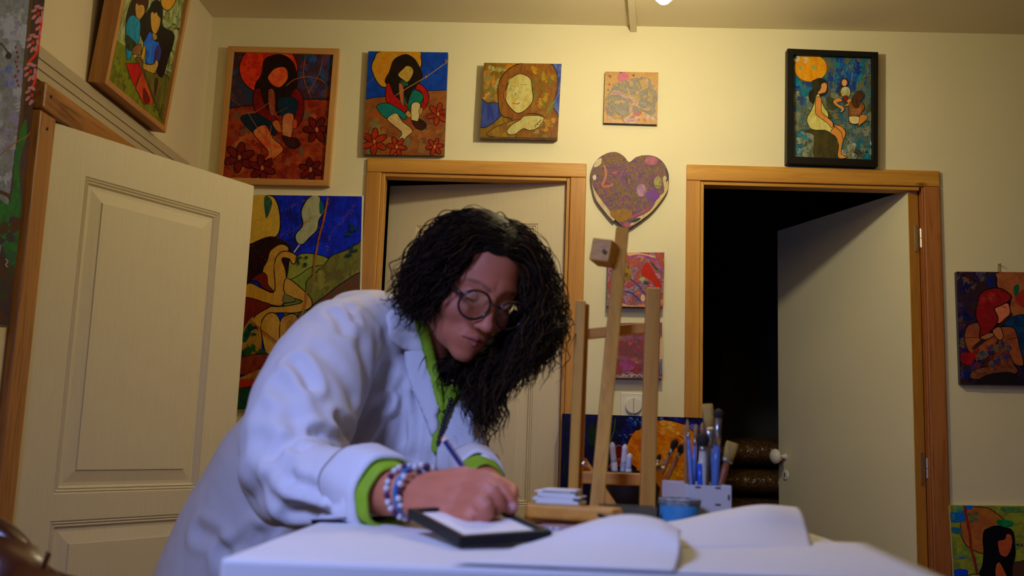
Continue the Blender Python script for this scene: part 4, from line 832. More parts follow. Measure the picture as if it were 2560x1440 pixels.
A.fill([(760, 480), (800, 445), (850, 480), (840, 590), (780, 610), (750, 560)], (110, 10, 10), (90, 6, 8), 7, (190, 130, 120)); A.fill([(680, 700), (740, 650), (830, 620), (820, 680), (720, 720)], (130, 16, 10), None, 6, (190, 110, 90)); A.fill([(680, 960), (740, 920), (780, 1100), (720, 1090)], (200, 80, 14), (180, 60, 14), 7, (220, 150, 90)); A.fill([(600, 1120), (760, 1160), (760, 1300), (620, 1260)], (200, 110, 20), (190, 84, 14)); A.line([(1520, 335), (1550, 350), (1580, 380)], 7)
A.build('painted_picture', t)
# ================================================================= table and what stands on it
TZ = .99
M_cloth = mat('white_table_paper', (.80, .79, .78, 1), .7, .03, 6, .1, 60)
M_paper = mat('white_paper', (.80, .80, .82, 1), .75)
t = thing('work_table', 'tall white work table in the foreground covered in white paper', 'table', (.05, 1.15, 0))
tx0, tx1, ty0, ty1 = -.272, .365, .875, 1.43
MB().aabb((tx0, ty0, TZ - .045), (tx1, ty1, TZ)).go('tabletop', M_cloth, t, bevel=.004)
for x in (tx0 + .05, tx1 - .05):
    for y in (ty0 + .05, ty1 - .05): MB().aabb((x - .025, y - .025, 0), (x + .025, y + .025, TZ - .045)).go('leg', M_white, t, bevel=.003)
TZ2 = .93
t = thing('side_table', 'lower wooden side table behind the white table carrying easel and brushes', 'table', (.22, 1.74, 0))
MB().aabb((-.005, 1.47, TZ2 - .03), (.46, 2.02, TZ2)).go('tabletop', M_easelX, t, bevel=.003)
for x in (.03, .425):
    for y in (1.50, 1.985): MB().aabb((x - .02, y - .02, 0), (x + .02, y + .02, TZ2 - .03)).go('leg', M_easel, t, bevel=.003)
def sheet(name, label, rows, m, thick=.0006, n=8, group=None):
    """curved sheet from rows of world points"""
    g = [smooth_line([tuple(p) for p in r_], n) for r_ in rows]
    cols_ = list(zip(*g)); g2 = [smooth_line(c, n) for c in cols_]
    nr = len(g2[0]); nc = len(g2); vs = [g2[c][r_] for r_ in range(nr) for c in range(nc)]
    fs = [(r_ * nc + c, r_ * nc + c + 1, (r_ + 1) * nc + c + 1, (r_ + 1) * nc + c) for r_ in range(nr - 1) for c in range(nc - 1)]
    o = mk(name, vs, fs, m, smooth=True); s_ = o.modifiers.new('solid', 'SOLIDIFY'); s_.thickness = thick; s_.offset = 0
    tag(o, label, 'paper', group); return o
# far sheet curling up on the right
def T(x, y): p = PZ(x, y, TZ + .0012); return p
rA = [PY(1560, 1400, 1.02), PY(1700, 1366, 1.08), PY(1800, 1368, 1.10), PY(1920, 1376, 1.12), PY(2032, 1384, 1.14)]
for p in rA: p.z = TZ + .002
rB = [PY(1580, 1352, 1.10), PY(1700, 1336, 1.14), PY(1800, 1326, 1.16), PY(1920, 1320, 1.18), PY(2022, 1330, 1.20)]
rC = [PY(1600, 1322, 1.16), PY(1700, 1308, 1.19), PY(1800, 1290, 1.21), PY(1910, 1272, 1.23), PY(2008, 1285, 1.25)]
rD = [PY(1620, 1312, 1.24), PY(1700, 1300, 1.26), PY(1795, 1279, 1.28), PY(1900, 1262, 1.31), PY(1992, 1268, 1.33)]
rE = [PY(1625, 1325, 1.32), PY(1700, 1308, 1.34), PY(1790, 1287, 1.36), PY(1890, 1272, 1.40), PY(1980, 1279, 1.42)]
sheet('paper_sheet', 'white paper sheet curling up at the right end of the table', [rA, rB, rC, rD, rE], M_paper)
a0 = [PY(1180, 1445, .90), PY(1330, 1447, .90), PY(1480, 1449, .90), PY(1620, 1452, .90), PY(1690, 1455, .90)]
a0 = [Vector((x, .880, TZ + .003)) for x in (-.075, -.02, .035, .085, .118)]
a1 = [PZ(1240, 1385, TZ + .003), PY(1370, 1372, .98), PY(1500, 1362, .97), PY(1630, 1372, .95), PY(1697, 1392, .93)]
a2 = [PZ(1330, 1352, TZ + .003), PY(1420, 1326, 1.06), PY(1530, 1306, 1.03), PY(1640, 1318, 1.0), PY(1700, 1345, .97)]
a3 = [PZ(1390, 1336, TZ + .003), PY(1465, 1308, 1.13), PY(1555, 1287, 1.10), PY(1640, 1296, 1.07), PY(1702, 1326, 1.03)]
a4 = [PZ(1440, 1322, TZ + .003), PY(1500, 1312, 1.2), PY(1575, 1298, 1.17), PY(1640, 1306, 1.15), PY(1700, 1334, 1.10)]
sheet('paper_sheet', 'white paper sheet humped up at the near edge of the table', [a0, a1, a2, a3, a4], M_paper)
c0 = [(.02, .882, TZ + .0015), (.2, .882, TZ + .0015), (.362, .90, TZ + .0015)]
c1 = [(.04, 1.05, TZ + .0015), (.2, 1.04, TZ + .002), (.37, 1.05, TZ + .004)]
c2 = [(.06, 1.2, TZ + .0015), (.22, 1.20, TZ + .003), (.385, 1.21, TZ + .004)]
sheet('paper_sheet', 'flat white paper sheet lying at the right table corner', [[Vector(p) for p in r_] for r_ in (c0, c1, c2)], M_paper)
# ---- drawing frame under the hand
Bp = PZ(1150, 1341, TZ + .013); wL = .104; u = Vector((math.cos(.49), math.sin(.49), .048)).normalized(); Cp = Bp + u * wL; vh = Vector((-u.y, u.x, 0)).normalized(); al = math.radians(6); v = vh * math.cos(al) + Vector((0, 0, math.sin(al))); nn = u.cross(v).normalized()
HL = .150
t = thing('drawing_frame', 'small black framed drawing board with white paper under the right hand', 'drawing board', Bp - Vector((0, 0, .012)))
def fp(a, b, h=0): return Bp + u * a + v * b + nn * h
bw = .008
o4 = [fp(0, 0), fp(wL, 0), fp(wL, HL), fp(0, HL)]; i4 = [fp(bw, bw), fp(wL - bw, bw), fp(wL - bw, HL - bw), fp(bw, HL - bw)]
frame4(t, o4, i4, -nn * .011, [M_black, M_black])
MB().prism([fp(bw, bw, -.004), fp(wL - bw, bw, -.004), fp(wL - bw, HL - bw, -.004), fp(bw, HL - bw, -.004)], -nn * .006).go('drawing_paper', mat('drawing_paper', (.86, .84, .80, 1), .7), t)
# ---- wooden strip with white pad and brush
def zon(x, y, z): return PZ(x, y, z)
p0 = zon(1322, 1302, TZ + .016); p1 = zon(1548, 1322, TZ + .016); p0.y = 1.36; p0 = PY(1326, 1297, 1.36); p1 = PY(1545, 1312, 1.30); p0.z = p1.z = TZ + .018; p0.y -= .01
t_ = MB().bar(p0, p1, .040, .018, (0, 0, 1)).go('timber_offcut', M_easelX, bevel=.004); tag(t_, 'thick orange-brown timber offcut lying flat beside the drawing board', 'timber')
q0 = Vector((p0.x + .0, 1.375, TZ + .004)); t_ = MB().bar(q0 + Vector((-.005, 0, 0)), q0 + Vector((.15, .025, 0)), .05, .007, (0, 0, 1)).go('timber_offcut', M_easelX, bevel=.002); tag(t_, 'thin timber offcut lying behind the thick offcut', 'timber')
pc = PY(1405, 1285, 1.36); t = thing('paper_pad', 'stack of small white cards lying on the timber offcut', 'cards', (pc.x, 1.36, TZ + .027))
rot = Matrix.Rotation(-.25, 3, 'Z'); r = random.Random(3)
zc = TZ + .0275
for k in range(9):
    MB().box((pc.x + r.uniform(-.003, .003) - .002 * (k % 4), 1.355 + r.uniform(-.003, .003), zc + .0009 + k * .0021), (.058 - .0015 * k, .045, .0019), Matrix.Rotation(-.25 + r.uniform(-.06, .06), 3, 'Z')).go('card', M_paper if k % 3 else mat('greenish_card', (.62, .74, .62, 1), .7), t)
# black brush on top
b0 = PY(1430, 1263, 1.335); b1 = PY(1532, 1300, 1.27)
t = thing('paint_brush', 'thin black brush lying slanted over the white cards', 'paint brush', b0)
MB().tube([b0, b0.lerp(b1, .5), b1], [.0012, .0028, .0022], 10).go('handle', M_black, t, smooth=True)
MB().tube([b1, b1 + (b1 - b0) * .1], [.0025, .0022], 10).go('ferrule', M_metal, t)
# blurred colour card on the table
cc = PZ(1420, 1321, TZ + .001); M_multi = flow('printed_colours', 4, [(0, (.8, .8, .78, 1)), (.35, (.7, .5, .4, 1)), (.5, (.05, .25, .5, 1)), (.7, (.7, .12, .03, 1)), (1, (.3, .2, .1, 1))], 60, .5, 1, .1)
o = MB().box((cc.x + .02, cc.y + .0, TZ + .002), (.11, .05, .003), Matrix.Rotation(-.1, 3, 'Z')).go('colour_card', M_multi); tag(o, 'small printed colour card lying behind the drawing board', 'card')
# smoky clear tray
g = NT('smoky_acrylic'); g.p(Roughness=.15); g.b.inputs['Base Color'].default_value = (.35, .32, .22, 1); g.b.inputs['Transmission Weight'].default_value = .75; g.b.inputs['IOR'].default_value = 1.2
g0 = PY(1500, 1262, 1.50); g1 = PY(1640, 1268, 1.50); ga = g0.z
o = MB().aabb((g0.x, 1.49, TZ2 + .001), (g1.x, 1.496, ga)).aabb((g0.x, 1.496, TZ2 + .001), (g1.x, 1.53, TZ2 + .004)).aabb((g0.x, 1.53, TZ2 + .001), (g1.x, 1.536, ga)).go('acrylic_box', g.m); tag(o, 'smoky clear acrylic box standing at the foot of the easel', 'box'); 
# ---- easel
t = thing('table_easel', 'small beech table easel with two posts and a leaning centre mast', 'easel', PY(1530, 1270, 1.62))
def post(name, x0, y0, x1, y1, d0, d1, wd, th, m=M_easel, par=None, bev=.002):
    a = PY(x0, y0, d0); b = PY(x1, y1, d1); b = a + (b - a) * min(1, (a.z - TZ2 - .004) / (a.z - b.z)) if b.z < a.z - .05 else b; a.z = max(a.z, TZ2 + .010); b.z = max(b.z, TZ2 + .003 if a.z > TZ2 + .2 else TZ2 + .010); return MB().bar(a, b, wd, th, (0, 1, 0)).go(name, m, par or t, bevel=bev)
DE = 1.66
post('post', 1452, 753, 1430, 1292, DE, DE, .0165, .020)
post('post', 1466, 760, 1447, 1275, DE + .013, DE + .013, .010, .010)
post('post', 1633, 722, 1617, 1292, DE - .01, DE - .03, .024, .020)
post('mast', 1556, 572, 1491, 1272, 1.66, 1.56, .0215, .016)
a = PY(1512, 633, 1.635); cl = MB().box(a, (.034, .050, .038), Matrix.Rotation(.16, 3, 'Y') @ Matrix.Rotation(-.35, 3, 'Z')).go('canvas_clamp', M_easelX, t, bevel=.002)
MB().lathe(PY(1510, 628, 1.603), (0, -1, 0), [(.0035, -.002), (.0035, .001), (.002, .0015)], 12).go('screw', mat('dark_screw', (.12, .10, .07, 1), .5), cl)
post('crossbar', 1462, 836, 1628, 818, DE + .017, DE + .017, .018, .010, M_easelX)
post('crossbar', 1446, 1193, 1625, 1200, DE + .012, DE + .004, .0195, .012, M_easelX)
post('brace', 1630, 1165, 1690, 1262, DE + .022, DE + .10, .016, .009)
post('brace', 1455, 1150, 1545, 1285, DE + .028, DE + .02, .014, .008)
post('brace', 1470, 1292, 1540, 1286, DE - .01, DE - .08, .012, .008)
for x, y, d in ((1459, 1160, DE + .004), (1627, 1276, DE - .048)): MB().lathe(PY(x, y, d), (0, -1, 0), [(.0045, 0), (.0045, .001), (.003, .0032), (.001, .0038)], 12).go('bolt', M_metal, t, smooth=False)
wc = PY(1642, 1168, DE - .01); wg = MB().tube([wc, wc + Vector((.012, -.002, -.001))], .003, 10).go('wing_nut', mat('brass', (.45, .33, .16, 1), .35, metal=1), t)
MB().lathe(wc + Vector((.000, 0, 0)), (0, -1, 0), [(.006, 0), (.007, .004), (.004, .008)], 10).go('wing', mat('brass_dark', (.3, .2, .1, 1), .4, metal=1), wg)
# ---- black tapered cup with water brushes
DC = 1.80
t = thing('black_brush_cup', 'black tapered plastic cup behind the easel crossbar holding pens and brushes', 'cup', PY(1570, 1275, DC))
x0, x1 = PY(1508, 1180, DC).x, PY(1656, 1190, DC).x; zt_ = PY(1580, 1178, DC).z; xb0, xb1 = PY(1540, 1250, DC).x, PY(1625, 1250, DC).x
cx = (x0 + x1) / 2; R1_ = (x1 - x0) / 2; R0_ = (xb1 - xb0) / 2 + .006
MB().lathe((cx, DC, TZ2), (0, 0, 1), [(R0_, 0), (R0_ * 1.05, .002), (R1_ * .96, zt_ - TZ2 - .008), (R1_, zt_ - TZ2 - .006), (R1_, zt_ - TZ2), (R1_ * .93, zt_ - TZ2), (R0_ * .9, .004)], 36).go('cup_body', M_black, t, smooth=False)
M_pen = mat('translucent_pen', (.72, .72, .70, 1), .3); M_penb = mat('grey_pen_barrel', (.35, .36, .42, 1), .3)
def stick(name, label, cat, px, group=None, parts=()):
    """px: list of (x, y, d); parts: (name, t0, t1, r0, r1, mat)"""
    P_ = [PY(*q) for q in px]; a, b = P_[0], P_[-1]; kk = (a.z - TZ2 - .010) / (a.z - b.z); b = a + (b - a) * kk
    th = thing(name, label, cat, b, group)
    for nm, t0, t1, r0, r1, m in parts:
        t0 /= kk; t1 = t1 if t1 == 1 else t1 / kk
        k = 6; MB().tube([a.lerp(b, t0 + (t1 - t0) * i / k) for i in range(k + 1)], [r0 + (r1 - r0) * i / k for i in range(k + 1)], 10).go(nm, m, th, smooth=True)
    return th
for i, (xa, ya, xb_, yb, lab) in enumerate(((1530, 1106, 1540, 1215, 'tallest translucent water brush at the left in the black cup'), (1563, 1111, 1555, 1215, 'middle translucent water brush in the black cup'), (1575, 1134, 1567, 1215, 'shortest translucent water brush at the right in the black cup'))):
    stick('water_brush', lab, 'brush pen', [(xa, ya, DC - .01), (xb_, yb, DC + .0)], 'water brushes in the black cup', [('cap', 0, .05, .002, .0045, M_pen), ('cap', .05, .45, .0048, .0052, M_pen), ('barrel', .45, 1, .0055, .0065, M_penb if i % 2 else M_pen)])
M_bris = mat('dark_bristle', (.02, .013, .010, 1), .8, .3, 90, stretch=(1, 1, .1)); M_tan = mat('tan_bristle', (.42, .22, .06, 1), .8, .3, 90, stretch=(1, 1, .1)); M_yel = mat('yellow_bristle', (.46, .30, .06, 1), .8, .3, 90, stretch=(1, 1, .1))
M_hb = mat('blue_handle', (.10, .20, .52, 1), .3); M_hb2 = mat('bright_blue_handle', (.01, .10, .62, 1), .3); M_hw = mat('pale_handle', (.62, .58, .50, 1), .4); M_hwd = mat('wood_handle', (.40, .17, .05, 1), .4, .2, 40); M_hy = mat('olive_handle', (.38, .30, .05, 1), .4); M_hred = mat('red_brown_handle', (.30, .09, .03, 1), .4); M_fer = mat('ferrule_metal', (.45, .45, .45, 1), .3, metal=.9)
def brush(label, px, br, r, hm, bm, tip='round', group='brushes in the white box', f0=.16, f1=.30):
    P_ = [PY(*q) for q in px]; a, b = P_[0], P_[-1]; kk = (a.z - TZ2 - .010) / (a.z - b.z); b = a + (b - a) * kk; f0 /= kk; f1 /= kk; th = thing('paint_brush', label, 'paint brush', b, group)
    L = (b - a).length; k = 5
    wb = r * br
    if tip == 'flat':
        mb = MB(); ts = [0, .03, f0 * .6, f0]; rr = [(wb * .9, r * .5), (wb, r * .7), (wb * .92, r * .8), (wb * .8, r * .9)]
        mb.tube([a.lerp(b, q_) for q_ in ts], 1, 12, rr, (0, 1, 0)); mb.go('bristles', bm, th, smooth=True)
        MB().tube([a.lerp(b, f0), a.lerp(b, f0 + .04), a.lerp(b, f1)], 1, 12, [(wb * .84, r * .95), (wb * .8, r), (r * 1.0, r * 1.0)], (0, 1, 0)).go('ferrule', M_fer, th, smooth=True)
    else:
        MB().tube([a.lerp(b, q_) for q_ in (0, f0 * .25, f0 * .6, f0)], [wb * .15, wb * .8, wb, r], 10).go('bristles', bm, th, smooth=True)
        MB().tube([a.lerp(b, f0), a.lerp(b, f1)], [r * 1.05, r * 1.05], 10).go('ferrule', M_fer, th, smooth=True)
    MB().tube([a.lerp(b, q_) for q_ in (f1, f1 + .12, .7, 1)], [r * .95, r * 1.2, r, r * .7], 10).go('handle', hm, th, smooth=True)
    return th
gc = 'dark brushes in the black cup'
brush('dark brush with a black blunt tip, left one leaning right in the black cup', [(1692, 1096, DC - .02), (1640, 1215, DC)], 1.7, .0042, M_hwd, M_bris, 'round', gc, .22, .34)
brush('dark brush with a wide black tip, lower one leaning right in the black cup', [(1711, 1108, DC - .03), (1656, 1220, DC - .012)], 2.0, .0042, M_hwd, M_bris, 'round', gc, .22, .32)
brush('short brown brush leaning left of the dark tipped pair in the black cup', [(1650, 1134, DC + .01), (1628, 1215, DC + .01)], 1.2, .0035, M_hwd, M_bris, 'round', gc, .2, .34)
brush('small red-brown brush between the post and the dark brushes', [(1666, 1142, DC + .0), (1636, 1215, DC + .0)], 1.2, .0032, M_hred, M_tan, 'round', gc, .2, .34)
# ---- white laser-cut box with brushes
DBX = 1.56
bx0 = PY(1716, 1212, DBX); bx1 = PY(1829, 1216, DBX); zt_ = (bx0.z + bx1.z) / 2; X0, X1 = bx0.x, bx1.x; BD = .075
t = thing('white_brush_box', 'white slotted fibreboard box full of paint brushes', 'box', ((X0 + X1) / 2, DBX, TZ2))
M_box = mat('white_fibreboard', (.66, .64, .62, 1), .6); M_slot = mat('burnt_slot', (.10, .06, .06, 1), .8)
mb = MB(); th_ = .003
fr_ = MB().aabb((X0, DBX, TZ2 + .001), (X1, DBX + th_, zt_)).go('front_panel', M_box, t, bevel=.0008)
for sx in (X0 + .0, X1 - th_): MB().prism([Vector((sx, DBX + th_ + .0002, TZ2 + .001)), Vector((sx, DBX + th_ + .0002, zt_ + .001)), Vector((sx - .028, DBX + BD, zt_ + .003)), Vector((sx - .028, DBX + BD, TZ2 + .001))], (th_, 0, 0)).go('side_panel', M_box, t)
MB().aabb((X0 - .026, DBX + BD, TZ2 + .001), (X1 - .030, DBX + BD + th_, zt_ + .003)).go('back_panel', M_box, t)
for x, y, wd, hh in ((1745, 1218, .0085, .0028), (1795, 1220, .0085, .0028), (1822, 1244, .003, .008), (1795, 1262, .0085, .0028)):
    p = PY(x, y, DBX); MB().aabb((p.x - wd / 2, DBX - .0006, p.z - hh / 2), (p.x + wd / 2, DBX + .001, p.z + hh / 2)).go('slot', M_slot, fr_)
DB = DBX + .03
brush('tallest wide yellow flat brush in the white box', [(1768, 1010, DB + .02), (1790, 1240, DB)], 2.2, .0042, M_hb, M_yel, 'flat', f0=.26, f1=.48)
brush('tall round silvery brush with a dark tip, right of the yellow flat brush', [(1797, 1022, DB - .01), (1786, 1240, DB)], 1.6, .0055, M_hb, M_bris, 'round', f0=.10, f1=.42)
brush('orange flat brush leaning right at the end of the white box', [(1832, 1106, DB), (1793, 1240, DB)], 2.0, .0052, M_hred, M_yel, 'flat', f0=.30, f1=.34)
brush('thin blue handled brush at the left of the white box', [(1718, 1048, DB + .02), (1730, 1240, DB)], 1.0, .0030, M_hb, M_tan, 'round', f0=.18, f1=.26)
brush('blue handled orange-tipped brush, second from the left in the box', [(1740, 1060, DB + .01), (1732, 1240, DB + .01)], 1.3, .0032, M_hb, M_tan, 'round', f0=.2, f1=.3)
brush('small orange-tipped brush beside the blue handled ones', [(1756, 1056, DB + .03), (1748, 1240, DB + .03)], 1.2, .0032, M_hwd, M_tan, 'round', f0=.2, f1=.3)
brush('stubby brush with a round dark head and pale ring in the white box', [(1757, 1080, DB - .01), (1756, 1240, DB - .01)], 1.9, .0060, M_hw, M_bris, 'round', f0=.22, f1=.30)
stick('marker_pen', 'bright blue marker pen standing in the white box', 'pen', [(1750, 1145, DB - .012), (1752, 1240, DB - .012)], None, [('tip', 0, .15, .001, .004, M_hw), ('barrel', .15, 1, .0055, .0055, M_hb2)])
stick('marker_pen', 'pale thin pen standing right of the blue marker', 'pen', [(1768, 1118, DB + .0), (1766, 1240, DB)], None, [('tip', 0, .4, .002, .003, M_hw), ('barrel', .4, 1, .0036, .0036, M_hy)])
stick('marker_pen', 'white slim pen standing behind the blue marker', 'pen', [(1758, 1125, DB + .02), (1762, 1240, DB + .02)], None, [('barrel', 0, 1, .0030, .0036, M_hw)])
stick('wooden_ruler', 'brown wooden stick at the far left of the white box', 'stick', [(1713, 1062, DB + .03), (1716, 1240, DB + .03)], None, [('stick', 0, 1, .0032, .0036, M_hwd)])
# ---- blue tin
DT = 1.52
tx0_, tx1_ = PY(1649, 1255, DT).x, PY(1750, 1255, DT).x; r_ = (tx1_ - tx0_) / 2; zt_ = PY(1700, 1249, DT).z
t = thing('blue_tin', 'light blue round tin with a worn grey rim in front of the brush box', 'tin', ((tx0_ + tx1_) / 2, DT, TZ2))
MB().lathe(((tx0_ + tx1_) / 2, DT, TZ2 + .001), (0, 0, 1), [(r_ * .98, 0), (r_, .002), (r_, zt_ - TZ2 - .009)], 40).go('tin_body', mat('blue_tin_paint', (.05, .30, .62, 1), .4, .15, 40), t, smooth=False)
MB().lathe(((tx0_ + tx1_) / 2, DT, TZ2 + .001), (0, 0, 1), [(r_ * 1.01, zt_ - TZ2 - .009), (r_ * 1.045, zt_ - TZ2 - .006), (r_ * 1.045, zt_ - TZ2), (r_ * .95, zt_ - TZ2 + .001), (r_ * .93, zt_ - TZ2 - .006), (.001, zt_ - TZ2 - .007)], 40).go('rim', mat('worn_tin_rim', (.22, .27, .30, 1), .5, .7, 90), t, smooth=False)
# ================================================================= store room
M_bag = NT('brown_pellet_bag'); M_bag.p(Roughness=.16); v_ = M_bag.coords(); n_ = M_bag.noise(v_, 180, 4, 0, .7)
M_bag.l(M_bag.ramp(n_, [(.35, (.045, .022, .010, 1)), (.6, (.16, .085, .035, 1)), (.75, (.30, .17, .07, 1))]), M_bag.b.inputs['Base Color']); M_bag.bump(M_bag.noise(M_bag.coords((1.6, 1, .9)), 24, 3, .4), 1.0, .016); M_bag = M_bag.m
M_bagk = mat('olive_bag_side', (.13, .12, .03, 1), .3)
for i, (xc, yt, yb, lab) in enumerate(((1890, 1092, 1164, 'brown plastic sack on top of the stack in the store room'), (1893, 1166, 1234, 'brown plastic sack in the middle of the stack'), (1905, 1236, 1299, 'brown plastic sack third from the top of the stack'), (1905, 1301, 1366, 'brown plastic sack at the hidden bottom of the stack'))):
    d = 4.4; p = PY(xc, yt, d); p2 = PY(xc, yb, d); wx, wy, wz = .33, .26, (p.z - p2.z) / 2
    vs = []; fs = []; nu, nv = 28, 16; c = Vector((p.x + (-.02 if i else .0), d + .05, (p.z + p2.z) / 2))
    for a in range(nv + 1):
        ph = -math.pi / 2 + math.pi * a / nv
        for b in range(nu):
            th = 2 * math.pi * b / nu; ct, st = math.cos(th), math.sin(th); e = .45
            X_ = math.copysign(abs(ct) ** e, ct); Y_ = math.copysign(abs(st) ** e, st); cp = math.cos(ph) ** .5 if a not in (0, nv) else 0; q = c + Vector((wx * X_ * cp, wy * Y_ * cp, wz * math.copysign(abs(math.sin(ph)) ** .9, ph) * (1 - .15 * abs(X_ * cp) ** 4)))
            q += Vector((0, 0, -.004 + .006 * noise.noise(q * 9 + Vector((i * 7, 0, 0))))); vs.append(q)
    for a in range(nv):
        for b in range(nu): fs.append((a * nu + b, a * nu + (b + 1) % nu, (a + 1) * nu + (b + 1) % nu, (a + 1) * nu + b))
    o = mk('pellet_sack', vs, fs, M_bag if i != 1 else M_bag, smooth=True); tag(o, lab, 'sack', 'sacks stacked in the store room')
zlow = min((o.matrix_basis.translation.z for o in bpy.data.objects if o.name.startswith('pellet_sack')))
pb = PY(1905, 1366, 4.4); o = MB().aabb((pb.x - .34, 4.18, 0), (pb.x + .30, 4.72, pb.z - .006)).go('wooden_crate', mat('dark_crate', (.08, .05, .03, 1), .8), bevel=.004); tag(o, 'dark wooden crate hidden under the stack of sacks', 'crate')
# a coat hanging in the dark beside the doorway
co = [PY(x, y, D + WT + 1.515) for x, y in ((1775, 568), (1795, 600), (1812, 660), (1800, 760), (1806, 900), (1796, 1010), (1752, 1010), (1740, 800), (1745, 640), (1758, 580))]
o = MB().prism(co, (0, .084, 0)).go('hanging_coat', mat('black_cloth', (.012, .012, .014, 1), .9), bevel=.02); tag(o, 'black coat hanging in the dark store room', 'coat')
# ================================================================= leather armchair, lower left
M_lea = NT('brown_leather'); M_lea.p(Roughness=.28); M_lea.l(M_lea.ramp(M_lea.noise(M_lea.coords(), 14, 4), [(.3, (.045, .011, .003, 1)), (.7, (.11, .028, .007, 1))]), M_lea.b.inputs['Base Color']); M_lea.bump(M_lea.noise(M_lea.coords(), 260, 3), .15, .001); M_lea = M_lea.m
dA = 1.25
crest = [(-160, 1270), (-60, 1282), (0, 1308), (38, 1342), (66, 1384), (104, 1420), (150, 1440), (240, 1462), (330, 1490), (420, 1550), (440, 1650)]
cr = [PY(x, y, dA + .03 * (i % 2) * 0) for i, (x, y) in enumerate(crest)]
cp_ = PY(120, 1430, dA); t = thing('leather_armchair', 'brown buttoned leather armchair back in the lower left corner', 'armchair', (cp_.x, dA + .25, 0))
cs = [Vector(p) for p in smooth_line([tuple(p) for p in cr], 5)]
MB().tube([p + Vector((0, 0, -.016)) for p in cs], .020, 14).go('rolled_crest', M_lea, t, smooth=True)
# padded back: surface hanging under the crest with pleats
vs = []; fs = []; nr = 16
for r0 in range(nr + 1):
    for k, p in enumerate(cs):
        dz = -.02 - r0 * (p.z - .52) / nr; pl = .006 * math.cos(k * .628) * math.exp(-r0 * .10); bul = .035 * math.sin(min(r0 / nr * 2.2, 1) * math.pi)
        vs.append(p + Vector((0, -.012 - bul + pl, dz)))
nc = len(cs)
for a in range(nr):
    for b in range(nc - 1): fs.append((a * nc + b, a * nc + b + 1, (a + 1) * nc + b + 1, (a + 1) * nc + b))
o = mk('padded_back', vs, fs, M_lea, t, smooth=True); s_ = o.modifiers.new('s', 'SOLIDIFY'); s_.thickness = .07; s_.offset = -1
for x, y in ((62, 1375), (100, 1432), (20, 1400)):
    p = PY(x, y, dA - .045); MB().lathe(p, (0, -1, 0), [(.006, 0), (.006, .003), (.001, .005)], 10).go('button', M_lea, t, smooth=True)
xa, xb = cs[0].x, cs[-1].x; cxm = (xa + xb) / 2; wS = (xb - xa)
MB().aabb((xa + .02, dA - .02, .28), (xb - .02, dA + .52, .50)).go('seat', M_lea, t, bevel=.04)
for sx in (xa, xb - .10): MB().aabb((sx, dA + .0, .14), (sx + .10, dA + .50, .66)).go('armrest', M_lea, t, bevel=.04)
for sx in (xa + .05, xb - .05):
    for sy in (dA + .03, dA + .46): MB().lathe((sx, sy, 0), (0, 0, 1), [(.018, 0), (.026, .14), (.026, .28)], 14).go('leg', M_oldZ, t)
# ================================================================= the person
def to_obj(name, v, f, m, parent=None, smooth=True, **k): return mk(name, v, f, m, parent, smooth=smooth, **k)
def remeshed(parts, voxel, smooth_it=4, fac=.5):
    """union of closed shells -> one voxel-remeshed surface (verts, faces)"""
    V = []; Fc = []
    for v, f in parts:
        n = len(V); V += [tuple(q) for q in v]; Fc += [tuple(i + n for i in q) for q in f]
    me = bpy.data.meshes.new('tmp'); me.from_pydata(V, [], Fc); ob = bpy.data.objects.new('tmp', me); COL.objects.link(ob)
    bm = bmesh.new(); bm.from_mesh(me); bmesh.ops.recalc_face_normals(bm, faces=bm.faces); bm.to_mesh(me); bm.free()
    r = ob.modifiers.new('r', 'REMESH'); r.mode = 'VOXEL'; r.voxel_size = voxel; r.adaptivity = 0
    if smooth_it: s = ob.modifiers.new('s', 'SMOOTH'); s.iterations = smooth_it; s.factor = fac
    dg = bpy.context.evaluated_depsgraph_get(); ev = ob.evaluated_get(dg); m2 = ev.to_mesh()
    co = np.empty(len(m2.vertices) * 3, np.float32); m2.vertices.foreach_get('co', co); co = co.reshape(-1, 3).astype(float)
    fs = [tuple(p.vertices) for p in m2.polygons]; nr = np.empty(len(m2.vertices) * 3, np.float32); m2.vertices.foreach_get('normal', nr)
    ev.to_mesh_clear(); bpy.data.objects.remove(ob); bpy.data.meshes.remove(me)
    return co, fs, nr.reshape(-1, 3).astype(float)
def seg_dist(P, A_, B_):
    d = B_ - A_; t = np.clip(((P - A_) @ d) / (d @ d), 0, 1); c = A_ + t[:, None] * d; return np.linalg.norm(P - c, axis=1), t
def poly_dist(P, pts):
    best = np.full(len(P), 9.); 
    for a, b in zip(pts[:-1], pts[1:]): dd_, t = seg_dist(P, a, b); best = np.minimum(best, dd_)
    return best
# ---------------------------------------------------------------- head: a blended distance field, traced outwards
HO = Vector((-.1250, 1.640, 1.3548)); HS = .962
HR = np.array(Matrix.Rotation(.545, 3, 'Z') @ Matrix.Rotation(.468, 3, 'X') @ Matrix.Rotation(.179, 3, 'Y') @ Matrix(((-1, 0, 0), (0, -1, 0), (0, 0, 1))))   # columns: her right, forward, up
def hw(p): return HO + Vector(HR @ (HS * np.array(p, float)))
def ell(P, c, r):
    r = np.array(r, float); q = (P - np.array(c)) / r; k0 = np.linalg.norm(q, axis=1); k1 = np.linalg.norm(q / r, axis=1); return k0 * (k0 - 1) / np.maximum(k1, 1e-9)
def cap(P, a, b, ra, rb):
    a = np.array(a, float); b = np.array(b, float); d, t = seg_dist(P, a, b); return d - (ra + (rb - ra) * t)
def smin(a, b, k): h = np.clip(.5 + .5 * (b - a) / k, 0, 1); return b + (a - b) * h - k * h * (1 - h)
def smax(a, b, k): return -smin(-a, -b, k)
